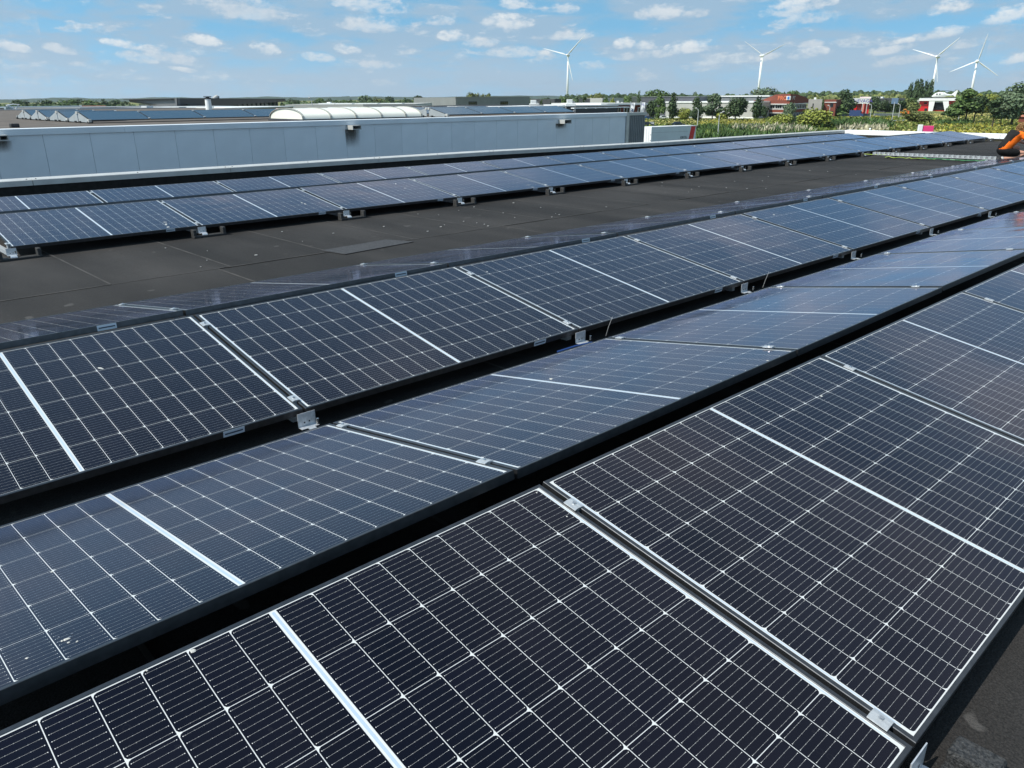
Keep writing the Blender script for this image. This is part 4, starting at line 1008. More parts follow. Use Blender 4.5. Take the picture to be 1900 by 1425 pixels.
for z0_, z1_, m_, d_ in ((192.6, 194.2, M_offw, .3), (203.6, 209, M_brick, .1), (202.4, 203.4, M_offw, .2)):
    MB().prism([rp(.01, z1_)+nr_*.01, rp(1, z1_-1.4)+nr_*.01, rp(1, z0_-1.4)+nr_*.01, rp(.01, z0_)+nr_*.01], nr_*d_).obj('band', m_, f.o)
for zz in ((195.2, 202.2), (210, 218.5)):
    for i in range(5):
        s0, s1 = .06+.19*i, .06+.19*i+.09
        w_ = MB().prism([rp(s0, zz[1])-nr_*.01, rp(s1, zz[1])-nr_*.01, rp(s1, zz[0])-nr_*.01, rp(s0, zz[0])-nr_*.01], nr_*.08).obj('window', M_offw, f.o)
        MB().prism([rp(s0+.012, zz[1]-.4)+nr_*.075, rp(s1-.012, zz[1]-.4)+nr_*.075, rp(s1-.012, zz[0]+.4)+nr_*.075, rp(s0+.012, zz[0]+.4)+nr_*.075], nr_*.02).obj('pane', M_glassd, w_)
for a, c in ((1397, 1401), (1405, 1410.5)): f.rect('entrance_pier', M_brick, a, 186, c, 220, -.5, 1.5)
f.rect('entrance_panel', M_white, 1400.5, 211.5, 1404.5, 221, -.3, .2)
u, v = f.uv(1451, 182.3); text('PRO', 2.5, M_orangep, f.o, Matrix.Translation((u+.3, -.06, v)) @ UPR, xs=1.15)
lg = f.rect('logo_square', M_offw, 1459, 178.2, 1466.5, 185.6, -.5, -.1); f.rect('logo_core', M_blue, 1461, 179.3, 1464.6, 184.4, -.6, -.51, lg)
u3 = rp(.2, 182.2)+nr_*.06; an = math.atan2(bb_.y, bb_.x)
text('PT', 2.2, M_offw, f.o, Matrix.Translation(u3) @ Matrix.Rotation(an, 4, 'Z') @ UPR)
f = block('beige_annex', 'beige grey annex with a white roof unit right of the brick office', 'annex', 1500, 402, 1526, 402, 184.4, M_beige, 15); f.rect('roof_unit', M_white, 1510.5, 180.8, 1514.5, 184.6, 1, 3); f.window(1507.5, 192, 1509.5, 199, mull=0)
f = block('small_brick_office', 'narrow brick building with a white band between dark trees', 'office', 1530, 405, 1552, 404, 184.8, M_brick, 12); f.rect('white_band', M_offw, 1530, 189, 1552, 190.5, -.3, .1); f.window(1540, 192, 1546, 199, mull=1); f.window(1540, 206, 1546, 213, mull=1)

# red and white building with lettering
f = block('red_shop', 'red shop front under a broad white sign band with violet letters', 'shop', 1576.5, 455, 1615, 456, 183, M_red, 22)
f.rect('sign_band', M_offw, 1577.5, 182, 1613.5, 192.3, -1.6, -.4)
u, v = f.uv(1601.5, 187.6, -1.6); text('NEVAGA', 2.15, M_violet, f.o, Matrix.Translation((u, -1.65, v)) @ UPR, xs=1.05)
f.rect('red_box', M_redb, 1577.5, 198, 1589, 207, -3, -.1); f.rect('column', M_pink if False else mat('faded red column', (.7, .2, .16), .5), 1600, 192.5, 1603, 208, -1.5, -.6)
for i in range(7): f.rect('cladding_fin', M_brick, 1579+3.1*i, 193, 1580+3.1*i, 198 if i < 4 else 207, -.4, -.05)
f.rect('roof_dome', M_white, 1598, 179.6, 1616.5, 182.8, 2, 8)
for a in (1597.2, 1605.5): 
    q = at(a, 217, 430); p_ = thing('flagpole', 'thin white pole before the red shop, %s one' % ('left' if a < 1600 else 'right'), 'pole', (q.x, q.y, GZ), 0, 'poles before the red shop')
    hz = at(a, 193, 430).z-GZ; MB().tube([(0, 0, 0), (0, 0, hz)], [.22, .15], 8).obj('shaft', M_pole, p_); MB().tube([(0, 0, hz), (0, 0, hz+.3)], [.25, .05], 8).obj('finial', M_white, p_)
f = block('black_hall', 'dark hall with a white roof piece between trees right of the red shop', 'hall', 1630, 524, 1668, 522, 182.3, M_dgrey, 20); f.rect('roof_piece', M_white, 1626, 179.5, 1638, 182.6, 1, 5); f.window(1647, 188.5, 1651, 191, M_white, mull=0)
# low concrete wall by the road
q0, q1 = onz(1621.5, 216.6, GZ), onz(1673, 215.6, GZ); lw = thing('low_wall', 'long low pale concrete wall along the road before dark trees', 'wall', (q0.x, q0.y, GZ), math.atan2(q1.y-q0.y, q1.x-q0.x)); ll = (q1-q0).length
for i in range(8): MB().box((ll*i/8+.05, 0, 0), (ll*(i+1)/8-.05, .3, 1.15)).obj('wall_slab', M_conc, lw)
MB().box((0, -.05, 1.153), (ll, .35, 1.3)).obj('coping', M_offw, lw)

# helicopter building
f = block('helipad_building', 'red and white building with slanted white pillars and a helicopter on its roof', 'building', 1706, 566, 1774, 566, 187.3, M_red, 24)
f.rect('fascia', M_white, 1705.5, 182.4, 1774, 187, -2.2, 24); f.rect('roof_rail', M_dgrey, 1715, 180.6, 1774, 182.2, 0, .4)
f.rect('side_wall', M_lgrey, 1698.5, 185.5, 1706, 203, 0, 15)
f.rect('glazing', M_glassd, 1733, 188, 1756, 204, -.3, -.05); f.rect('balcony', M_white, 1733.5, 187.6, 1752, 189.6, -1.5, -.35)
for xa, xb in ((1729.5, 1726.3), (1754.8, 1757)):
    u0, v0 = f.uv(xa, 187.2, -2); u1, v1 = f.uv(xb, 205.5, -2)
    MB().loft([[Vector((u1-1.2, -2, 0)), Vector((u1+1.2, -2, 0)), Vector((u1+1.2, -.6, 0)), Vector((u1-1.2, -.6, 0))], [Vector((u0-1.6, -2, v0)), Vector((u0+1.6, -2, v0)), Vector((u0+1.6, -.6, v0)), Vector((u0-1.6, -.6, v0))]]).obj('pillar', M_white, f.o)
f.window(1714.5, 190, 1720, 193, mull=1); f.window(1715, 201, 1721, 206, mull=1)
q = at(1749, 181.2, 566); hl = thing('helicopter', 'white helicopter parked on the roof of the red and white building', 'helicopter', (q.x, q.y, q.z), -YAW+R(-22))
S_ = 566/1440
def hp(px, py): return (px-1749)*S_, (181.2-py)*S_
rings = []
for px, top, bot, wy in ((1733.5, 179, 179.6, .2), (1735, 177.5, 180.2, .7), (1738, 174.7, 180.6, 1.1), (1742, 173.2, 180.7, 1.25), (1747, 173, 180.6, 1.25), (1751, 173.6, 180.2, 1.1), (1754, 175.6, 179, .7), (1757, 176.2, 178.4, .45), (1762, 176.7, 178, .3), (1763, 176.8, 177.9, .2)):
    x, zt_ = hp(px, top); _, zb = hp(px, bot); zc, h_ = (zt_+zb)/2, (zt_-zb)/2
    rings.append([Vector((x, wy*math.cos(2*math.pi*k/12), zc+h_*math.sin(2*math.pi*k/12))) for k in range(12)])
MB().loft(rings).obj('fuselage', M_white, hl, smooth=True)
x0, z0_ = hp(1760.5, 178.5); x1, z1_ = hp(1768.5, 170.8)
MB().prism([Vector((x0-.3, -.08, z0_+.5)), Vector((x0+1.4, -.08, z0_)), Vector((x0+2.2, -.08, z0_-.8)), Vector((x1-.7, -.08, z0_+.6)), Vector((x1, -.08, z1_)), Vector((x1-1.1, -.08, z1_))], (0, .16, 0)).obj('tail_fin', M_white, hl)
xm, zm = hp(1746, 171.6)
MB().tube([(xm, 0, zm-.9), (xm, 0, zm+.15)], .18, 8).obj('rotor_mast', M_dgrey, hl)
for a in (12, 102, 192, 282):
    c, s_ = math.cos(R(a)), math.sin(R(a)); MB().tube([(xm+.2*c, .2*s_, zm+.1), (xm+3*c, 3*s_, zm+.16), (xm+5.6*c, 5.6*s_, zm-.12)], [.1, .12, .1], 5).obj('rotor_blade', M_dgrey, hl)
for sy in (-1, 1):
    xa, za = hp(1737.5, 181.4); xb, _ = hp(1752, 181); MB().tube([(xa-.3, sy*.95, .12), (xa, sy*.95, .05), (xb, sy*.95, .05)], .07, 6).tube([(xa+1.2, sy*.95, .05), (xa+1.4, sy*.6, .6)], .05, 6).tube([(xb-1.2, sy*.95, .05), (xb-1.4, sy*.6, .6)], .05, 6).obj('skid', M_dgrey, hl)
    for px in (1740, 1744): 
        x, z = hp(px, 175.9); MB().box((x-.45, sy*1.16-.14, z-.35), (x+.45, sy*1.16+.14, z+.35)).obj('window', M_glassd, hl)
f = block('roadside_house', 'small house with a terracotta roof at the right border behind trees', 'house', 1891, 320, 1925, 320, 217, M_brick, 10)
MB().loft([[Vector((-.5, -.5, f.h)), Vector((-.5, 5, f.h+3)), Vector((-.5, 10.5, f.h))], [Vector((f.w+.5, -.5, f.h)), Vector((f.w+.5, 5, f.h+3)), Vector((f.w+.5, 10.5, f.h))]]).obj('roof', M_terra, f.o)

# ------------------------------------------------------------------ trees and bushes
def crown_mesh(name, kind, seed, n=650, ls=1.0):
    """unit crown: about 1 wide, 0..1 high, made of leaf clumps"""
    rn = random.Random(seed); lobes = []
    if kind == 'round':
        for i in range(9):
            a = rn.random()*6.28; r = rn.uniform(.08, .27); lobes.append((r*math.cos(a), r*math.sin(a), rn.uniform(.3, .74), rn.uniform(.17, .27), rn.uniform(.17, .26)))
        lobes.append((0, 0, .5, .3, .33))
    elif kind == 'tall':
        for i in range(12):
            z = .12+.78*i/11; w = .42*math.sin(math.pi*min(.95, .18+.72*z))**.8*(1-.45*z); a = rn.random()*6.28; r = w*rn.uniform(.2, .6)
            lobes.append((r*math.cos(a), r*math.sin(a), z, w*rn.uniform(.6, .9)+.05, rn.uniform(.1, .17)))
    elif kind == 'poplar':
        for i in range(11):
            z = .06+.9*i/10; w = .36*(math.sin(math.pi*min(.97, .12+.82*z))**.6); lobes.append((rn.uniform(-.07, .07), rn.uniform(-.07, .07), z, w*.8+.04, .1))
    elif kind == 'loose':
        for i in range(16):
            a = rn.random()*6.28; r = rn.uniform(.05, .36); z = rn.uniform(.16, .9); lobes.append((r*(1.25-z)*math.cos(a), r*(1.25-z)*math.sin(a), z, rn.uniform(.08, .17), rn.uniform(.07, .15)))
    elif kind == 'bush':
        for i in range(11):
            a = rn.random()*6.28; r = rn.uniform(.1, .36); lobes.append((r*math.cos(a), r*math.sin(a), rn.uniform(.2, .68)*(1.15-r), rn.uniform(.13, .2), rn.uniform(.15, .28)))
        lobes.append((0, 0, .38, .36, .4))
    bm = bmesh.new(); tot = sum(l[3]**2 for l in lobes)
    for (x, y, z, rx, rz) in lobes:
        for i in range(int(n*rx*rx/tot)+6):
            v = Vector((rn.gauss(0, 1), rn.gauss(0, 1), rn.gauss(0, 1))).normalized(); q = rn.uniform(.62, 1.1)
            c = Vector((x+v.x*rx*q, y+v.y*rx*q, max(.0, z+v.z*rz*q)))
            s_ = ls*rn.uniform(.034, .075)*(1.1 if kind != 'poplar' else .9)
            nn = (v+Vector((rn.gauss(0, .6), rn.gauss(0, .6), rn.gauss(0, .6)+.4))).normalized(); a = nn.orthogonal().normalized(); b_ = nn.cross(a); ro = rn.random()*6.28
            a, b_ = a*math.cos(ro)+b_*math.sin(ro), b_*math.cos(ro)-a*math.sin(ro)
            k = [c+a*s_+b_*s_*.3, c+b_*s_*.9, c-a*s_*.9+b_*s_*.2, c-a*s_*.4-b_*s_*.9, c+a*s_*.6-b_*s_*.7]
            bm.faces.new([bm.verts.new(p+nn*rn.uniform(-.01, .01)) for p in k])
    me = bpy.data.meshes.new(name); bm.to_mesh(me); bm.free(); return me
def trunk_mesh(seed):
    rn = random.Random(seed); b = MB()
    b.tube([(0, 0, -.04), (.01, 0, .3), (-.012, .01, .62), (.0, 0, .8)], [.03, .024, .016, .006], 7)
    for i in range(5):
        a = i*1.3+rn.random(); z = .28+.09*i; b.tube([(0, 0, z), (.12*math.cos(a), .12*math.sin(a), z+.12), (.24*math.cos(a), .24*math.sin(a), z+.2)], [.014, .009, .004], 5)
    return b.mesh('trunk', M_bark)
TK = [trunk_mesh(i) for i in range(3)]
FM = {'dark': M_fdark, 'mid': M_fmid, 'grey': M_fgrey, 'yel': M_fyel, 'olive': M_folive}
CR = {}
def crown(kind, m_, v, big=False):
    k = (kind, m_, v, big)
    if k not in CR:
        me = crown_mesh('crown', kind, hash((kind, v)) % 999 if False else {'round': 10, 'tall': 30, 'poplar': 50, 'loose': 70, 'bush': 90}[kind]+v, 2600 if big else 650, .5 if big else 1.0); me.materials.append(FM[m_]); CR[k] = me
    return CR[k]
tcount = [0]
def tree(label, px, ptop, pbase, pw, kind='round', m_='dark', d=None, name=None, group=None, lift=0.0):
    """crown box pw wide and ptop..pbase in the photo; stands on the ground at distance d (or where its base meets the ground)"""
    if d is None: g = onz(px, pbase, GZ); d = math.hypot(g.x-CAM.x, g.y-CAM.y)
    T_ = at(px, ptop, d); B_ = at(px, pbase, d); w = pw*d/1440/math.cos(math.atan((px-950)/1440))*1.18
    bz = GZ if name is None else min(B_.z, GZ+.3) if False else GZ
    h = T_.z-bz; v = tcount[0] % 3; tcount[0] += 1
    o = thing(name or 'broadleaf_tree', label, 'tree' if kind != 'bush' else 'bush', (B_.x, B_.y, bz), random.random()*6.28, group)
    new('trunk' if kind != 'bush' else 'stem', TK[v], o).scale = (min(w, h)*.9, min(w, h)*.9, h*.98)
    c = new('crown', crown(kind, m_, v, pw >= 24), o); lf = .05*h if kind in ('round', 'tall', 'loose') else 0
    if lift: lf = lift*h
    c.scale = (w, w, (h-lf)); c.location = (0, 0, lf); return o
G1 = 'trees along the left horizon'
for n, (px, top, w, k, m_, d) in enumerate(((15, 195.5, 14, 'round', 'olive', 597), (44, 184, 22, 'round', 'dark', 732), (56, 190, 14, 'round', 'dark', 745), (71, 189, 14, 'round', 'dark', 786), (86, 184, 18, 'round', 'dark', 786), (101, 189.5, 11, 'tall', 'mid', 759),
   (122, 185, 22, 'round', 'mid', 813), (134, 184, 14, 'round', 'mid', 867), (144, 181, 26, 'round', 'dark', 894), (160, 186, 18, 'round', 'olive', 867), (172, 184.5, 18, 'round', 'mid', 840), (185, 188, 12, 'round', 'olive', 840), (196, 183.5, 18, 'round', 'dark', 840), (213, 184.5, 18, 'round', 'dark', 853), (235, 186, 16, 'round', 'dark', 840))):
    tree('round %s tree on the left horizon, %s from the left border' % ({'dark': 'dark', 'mid': 'green', 'olive': 'olive'}[m_], ORD[n+1]), px, top, 200, w, k, m_, d, group=G1)
G2 = 'trees on the horizon behind the skylight'
for n, (px, top, w, k, m_, d) in enumerate(((549, 182.5, 24, 'round', 'dark', 921), (584, 186, 12, 'round', 'dark', 948), (596, 180, 18, 'round', 'mid', 921), (608, 182.5, 16, 'round', 'dark', 921), (624, 185.5, 16, 'round', 'dark', 948), (640, 184, 18, 'round', 'mid', 975), (654, 185, 11, 'round', 'dark', 975),
   (675, 176, 19, 'round', 'grey', 921), (687, 179, 16, 'round', 'dark', 921), (706, 179.5, 24, 'round', 'olive', 948), (726, 178, 17, 'round', 'dark', 948), (739, 185, 9, 'round', 'dark', 921), (750, 181, 13, 'round', 'mid', 921), (761, 183, 14, 'round', 'dark', 921), (775, 174.8, 22, 'round', 'dark', 948))):
    tree('%s tree above the skylight and long hall roofs, %s from left of that row' % ({'dark': 'dark', 'mid': 'green', 'olive': 'olive', 'grey': 'grey green'}[m_], ORD[n+1]), px, top, 197, w, k, m_, d, group=G2)
G3 = 'trees rising behind the cladded office'
for n, (px, top, w) in enumerate(((868, 173, 9), (875, 170, 11), (882, 170.5, 11), (891, 172, 10), (899, 173, 9), (907, 169.3, 13))):
    tree('yellowish tree top over the grey cladded office roof, %s from left' % ORD[n+1], px, top, 190, w*1.25, 'round', 'olive', 620, group=G3)
G4 = 'trees in the middle distance'
for n, (px, top, pb, w, k, m_, d) in enumerate(((1004, 183, 198, 10, 'loose', 'dark', 200), (1022, 186, 198, 9, 'loose', 'dark', 200), (1030, 177.5, 196, 18, 'round', 'dark', 300), (1046, 180, 197, 18, 'loose', 'mid', 260), (1057, 178, 197, 16, 'loose', 'grey', 260), (1069, 177, 197, 12, 'tall', 'grey', 250), (1081, 177.5, 198, 22, 'round', 'dark', 250),
   (1101, 171.5, 190, 36, 'round', 'olive', 420), (1124, 175, 195, 18, 'round', 'mid', 300), (1136, 181, 196, 14, 'loose', 'yel', 290), (1151, 173, 196, 26, 'round', 'dark', 340), (1165, 172, 196, 24, 'round', 'mid', 330), (1184, 171, 196, 12, 'tall', 'grey', 380))):
    tree('%s tree between the halls in the centre, %s from left' % ({'dark': 'dark', 'mid': 'green', 'olive': 'olive', 'grey': 'grey green', 'yel': 'yellowish'}[m_], ORD[n+1]), px, top, pb, w, k, m_, d, group=G4)
tree('big dark domed tree behind the slate hall', 1222, 164.8, 200, 42, 'round', 'mid', 470); tree('dark bushy tree right of the big domed tree', 1250, 167.5, 200, 20, 'round', 'dark', 470)
tree('small dark tree top over the slate hall roof', 1274, 174.5, 195, 14, 'round', 'dark', 480); tree('pale green tree top over the middle of the tree row', 1289, 171.5, 195, 14, 'tall', 'grey', 440)
tree('dark low tree top right of the slate hall', 1306, 175.5, 195, 14, 'round', 'dark', 470); tree('low dark tree top left of the upper hall', 1340, 177.5, 195, 10, 'round', 'dark', 480)
tree('large grey green tree beneath the second wind turbine', 1410, 160.5, 195, 42, 'round', 'grey', 480)
tree('green tree behind the peak of the brick office', 1470, 162.5, 195, 26, 'round', 'mid', 480); tree('dark tree left of the brick office peak', 1449, 171, 195, 14, 'round', 'dark', 480)
# the row in front of the silver hall
tree('slim dark tree at the left end of the row, beside the flags', 1207, 184, 224, 18, 'round', 'dark'); tree('tall loose green tree, second in the row right of the flags', 1222, 178, 225, 27, 'loose', 'mid')
tree('narrow dark tree, third in the row before the slate hall', 1248, 176, 223, 19, 'tall', 'dark'); tree('light green bushy tree left of the arched lamp', 1268, 194, 223, 26, 'bush', 'yel')
tree('dark conical tree behind the left lamp head', 1291, 180, 225, 24, 'tall', 'dark'); tree('broad grey green tree between the two lamps', 1321, 172.5, 224, 38, 'loose', 'grey')
tree('yellow green tree peeping between two large trees', 1340, 194, 224, 20, 'bush', 'yel'); tree('broad dark tree right of the second lamp', 1364, 175, 224, 40, 'round', 'dark')
tree('dark narrow tree before the brick entrance', 1405, 180.5, 221, 20, 'tall', 'dark'); tree('small dark tree beside the brick entrance', 1417, 195, 221, 14, 'round', 'dark')
tree('dark tree rising behind the smaller yellow willow', 1461, 190, 234, 26, 'tall', 'grey'); tree('smaller yellow green willow bush on the meadow', 1446, 206, 239, 40, 'bush', 'yel')
tree('larger yellow green willow bush on the meadow', 1505, 191, 239, 50, 'bush', 'yel'); tree('tall dark green tree between brick building and red shop', 1565, 165.5, 216, 32, 'tall', 'dark'); tree('short green tree at the foot of the tall dark tree', 1558, 195, 217, 22, 'tall', 'mid')
tree('dark tree left of the small brick office', 1527, 187, 215, 14, 'round', 'dark'); tree('dark tree right of the red shop', 1620, 174, 211, 26, 'round', 'dark'); tree('dark small round tree before the dark hall', 1642, 184, 212, 24, 'round', 'dark'); tree('dark green tree left of the orange machine', 1664, 185, 212, 22, 'round', 'dark')
tree('olive tree mass under the poplars', 1686, 178, 206, 30, 'round', 'mid', 520); tree('olive tree left of the red and white building', 1690, 182, 206, 22, 'round', 'olive', 510)
for n, (px, top, w) in enumerate(((1685, 155, 11), (1695, 149.5, 12), (1704, 149, 11), (1713, 151.5, 10), (1722, 149.5, 11))):
    tree('dark poplar in the tight clump, %s from left' % ORD[n+1], px, top, 195, w, 'poplar', 'dark', 640, 'poplar_tree', 'clump of poplars', lift=.02)
tree('round olive bush on the meadow left of the magenta sign', 1699, 202.5, 229, 44, 'round', 'olive', name='round_bush', lift=.01)
tree('conical dark shrub before the white pillars', 1735, 191, 206, 13, 'tall', 'dark'); tree('dark conical shrub before the glazing', 1746, 189, 206, 12, 'tall', 'dark'); tree('dark shrub at the foot of the white building', 1755, 204, 217, 12, 'bush', 'dark')
tree('large leaning green tree right of the helicopter', 1790, 162.5, 231, 52, 'loose', 'mid', lift=.2); tree('dark leaning tree touching the large green tree', 1806, 172, 229, 30, 'round', 'dark', lift=.25)
tree('green tree left of the lamp with two heads', 1771, 182, 222, 26, 'round', 'mid'); tree('yellow olive tree in the gap behind the right trees', 1822, 172, 212, 40, 'round', 'yel', 420)
tree('dark slender tree, right group, left one', 1840, 181, 238, 32, 'loose', 'dark', lift=.25); tree('tall pointed grey green tree near the right border', 1875, 156, 236, 44, 'tall', 'grey', lift=.2); tree('dark low tree between the right border trees', 1856, 192, 233, 30, 'round', 'dark', lift=.2)
tree('olive tree cut by the right border', 1897, 176, 225, 26, 'round', 'olive', 340); tree('olive dark tree behind the tall pointed tree', 1852, 174, 212, 30, 'round', 'olive', 420)
# far woodland that closes the horizon: one mass of leaf clumps
def wood(segs, seed, m_, name='far_woodland'):
    rn = random.Random(seed); bm = bmesh.new()
    for (x0, x1, t0_, t1_, d, n) in segs:
        for i in range(n):
            f_ = rn.random(); px = x0+(x1-x0)*f_; top = t0_+(t1_-t0_)*f_+1.6*math.sin(px*.21+seed)+1.1*math.sin(px*.53)
            dd = d*rn.uniform(.97, 1.06); py = top+abs(rn.gauss(0, 1))*5; p = at(px, min(py, 196), dd); s_ = rn.uniform(.7, 1.5)*d/700
            nn = (CAM-p).normalized()+Vector((rn.gauss(0, .6), rn.gauss(0, .6), rn.uniform(0, 1.2))); nn.normalize(); a = nn.orthogonal().normalized(); b_ = nn.cross(a)
            bm.faces.new([bm.verts.new(p+a*s_*math.cos(q)*rn.uniform(.6, 1.2)+b_*s_*math.sin(q)*rn.uniform(.6, 1.2)) for q in (0, 1.25, 2.5, 3.8, 5)])
    me = bpy.data.meshes.new(name); bm.to_mesh(me); bm.free(); me.materials.append(m_); o = new(name, me); return tag(o, 'far dark woodland closing the horizon behind the buildings', 'woodland', kind='stuff')
wood([(1040, 1180, 178, 176, 900, 900), (1180, 1400, 178, 177, 900, 1400), (1400, 1690, 174, 170.5, 900, 3000), (1690, 1920, 171, 172.5, 900, 2600)], 3, M_fdark)
wood([(1500, 1680, 179, 177, 640, 1200), (1680, 1920, 178, 178, 700, 1600)], 8, M_folive)
wood([(-20, 250, 195, 195, 330, 900), (520, 780, 190, 188, 360, 700), (860, 1100, 186, 184, 480, 700)], 12, M_fdark, 'hedgerow')
# meadow tufts and reeds
def tufts(name, label, zones, seed, mats, hgt, wid):
    rn = random.Random(seed); bm = bmesh.new()
    for (x0, x1, y0, y1, n, mi, hh) in zones:
        for i in range(n):
            px = rn.uniform(x0, x1); py = rn.uniform(y0, y1); g = onz(px, py, GZ)
            for k in range(3):
                a = rn.random()*6.28; w = wid*rn.uniform(.5, 1.3); h = hgt*hh*rn.uniform(.5, 1.2); c = g+Vector((rn.uniform(-w, w), rn.uniform(-w, w), 0))
                lean = Vector((rn.gauss(0, .45)*h, rn.gauss(0, .45)*h, h*rn.uniform(.5, 1.1))); u = Vector((math.cos(a), math.sin(a), 0))*w*.5
                f_ = bm.faces.new([bm.verts.new(c-u), bm.verts.new(c+u), bm.verts.new(c+u*.7+lean*.6), bm.verts.new(c+lean), bm.verts.new(c-u*.8+lean*.55)]); f_.material_index = mi
    me = bpy.data.meshes.new(name); bm.to_mesh(me); bm.free()
    for q in mats: me.materials.append(q)
    return tag(new(name, me), label, 'grass', kind='stuff')
M_g1 = fol('meadow grass', (0.1224, 0.1584, 0.03168)); M_g2 = fol('dry yellow grass', (0.3456, 0.3168, 0.108)); M_g3 = fol('reed green', (0.0648, 0.1152, 0.03168)); M_g4 = fol('pale reed plumes', (0.3888, 0.36, 0.2448)); M_g5 = fol('yellow flowers', (0.3168, 0.288, 0.0432))
tufts('meadow_grass', 'tall green and yellow meadow grass beyond the roof', [(1195, 1500, 222, 236, 1500, 0, .8), (1195, 1420, 224, 233, 900, 1, .8), (1300, 1420, 226, 232, 500, 4, .8), (1420, 1900, 218, 246, 4200, 0, .9), (1560, 1900, 224, 248, 1500, 1, .8), (1740, 1900, 232, 250, 900, 4, .9), (1720, 1900, 212, 226, 700, 1, .8), (1470, 1660, 216, 226, 700, 4, .6)], 4, [M_g1, M_g2, M_g3, M_g4, M_g5], 1.0, 1.1)
tufts('reed_bed', 'dark green reeds with pale plumes behind the parapet', [(1290, 1500, 241, 266, 2600, 2, 1.9), (1290, 1500, 238, 262, 1200, 0, 1.7), (1350, 1480, 241, 250, 420, 3, 2.0), (1400, 1500, 246, 256, 340, 3, 2.1), (1500, 1650, 229, 240, 1100, 2, 2.2), (1560, 1640, 238, 246, 350, 3, 1.8), (1740, 1800, 229, 233, 300, 2, 1.6)], 9, [M_g1, M_g2, M_g3, M_g4, M_g5], 1.0, .8)

# ------------------------------------------------------------------ wind turbines
def turbine(label, pxh, pyh, pxb, d, bl_px, ang, yaw):
    H_ = at(pxh, pyh, d); o = thing('wind_turbine', label, 'wind turbine', (H_.x, H_.y, GZ), 0, 'white wind turbines')
    hz = H_.z-GZ; r0 = .0031*d*.45; vw = math.atan2(H_.x-CAM.x, H_.y-CAM.y)
    MB().tube([(0, 0, 0), (0, 0, hz*.5), (0, 0, hz-1.2)], [r0, r0*.8, r0*.56], 20).obj('tower', M_turb, o, smooth=True)
    Mr = Matrix.Rotation(-vw+yaw, 4, 'Z')
    nc = MB(); rr = [(-4.6, .6), (-4.2, 1.5), (-1, 1.9), (3.5, 1.9), (6, 1.5), (6.4, .7)]; k = d/1250
    nc.loft([[Mr @ Vector((q*math.cos(2*math.pi*i/10)*k, y*k, q*math.sin(2*math.pi*i/10)*k)) for i in range(10)] for y, q in rr])
    nco = nc.obj('nacelle', M_turb, o, (0, 0, hz))
    MB().loft([[Mr @ Vector((q*math.cos(2*math.pi*i/12)*k, y*k, q*math.sin(2*math.pi*i/12)*k)) for i in range(12)] for y, q in ((-7.4, .25), (-7, 1.0), (-6, 1.6), (-4.7, 1.7))]).obj('hub', M_turb, o, (0, 0, hz))
    Lb = bl_px*d/1440
    for a in ang:
        a = R(a); sec = []
        for f_, ch, th in ((.02, .045, .9), (.08, .05, .7), (.2, .085, .35), (.45, .06, .25), (.75, .04, .2), (.95, .024, .18), (1.0, .006, .2)):
            c = .72*ch*Lb; tw = R(28*(1-f_)+4)
            pr = [Vector((c*.62*x, c*th*y)) for x, y in ((-.5, 0), (-.2, .22), (.3, .28), (1.0, 0), (.3, -.22), (-.2, -.2))]
            ring = []
            for q in pr:
                u, w_ = q.x*math.cos(tw)-q.y*math.sin(tw), q.x*math.sin(tw)+q.y*math.cos(tw)
                p = Vector((u, -6*k+w_-f_*f_*.02*Lb, f_*Lb)); ring.append(Mr @ (Matrix.Rotation(math.pi/2-a, 4, 'Y') @ Vector((p.x, 0, p.z))+Vector((0, p.y, 0))))
            sec.append(ring)
        MB().loft(sec).obj('blade', M_turb, o, (0, 0, hz), smooth=True)
turbine('white wind turbine at left, standing alone above the centre halls', 1054, 102.5, 1053, 1250, 43, (45, 165, 285), R(-14))
turbine('white wind turbine above the large grey green tree, second from left', 1413.5, 103.5, 1408, 1400, 39, (27, 147, 268), R(18))
turbine('white wind turbine behind the helicopter, third from left', 1740, 105.5, 1726, 1250, 38, (42, 162, 282), R(-16))
turbine('white wind turbine with one blade upright, rightmost', 1813, 113.5, 1804, 1450, 38, (80, 203, 325), R(8))

# ------------------------------------------------------------------ street furniture and vehicles
lamp('l', 'street lamp with arm to the left, behind the white trailer', 1293.5, 240, 1295.5, 203, 1290.5, 201, 235, r=.11)
lamp('l', 'street lamp with arm to the right, beside the reeds', 1331, 260, 1336, 210, 1344, 207.5, 188, r=.10)
lamp('l', 'street lamp before the small brick office', 1537.5, 219, 1540.5, 197, 1536.5, 196, 330, r=.14)
lamp('l', 'street lamp before the dark tree right of the red shop', 1614.5, 218, 1617, 195, 1612.5, 193.8, 340, r=.13)
lamp('l', 'street lamp left of the orange machine', 1668, 213, 1670.5, 194.5, 1666, 193, 380, r=.13)
lamp('l', 'street lamp with arm to the right before the large leaning tree', 1778.5, 221, 1782, 196.5, 1789, 194.5, 330, r=.14)
q = onz(1653.5, 232, GZ); d_ = math.hypot(q.x-CAM.x, q.y-CAM.y); hz = at(1658, 189, d_).z-GZ
sg = thing('tall_sign', 'blue square sign board on a thin grey mast by the roundabout', 'sign', (q.x, q.y, GZ), -R(62))
MB().tube([(0, 0, 0), (0, 0, hz)], .11, 8).obj('mast', M_pole, sg); MB().bbox((-1.0, -.08, hz-.6), (1.0, .08, hz+1.2), .03).obj('board', mat('faded blue sign', (.13, .2, .3), .5), sg)
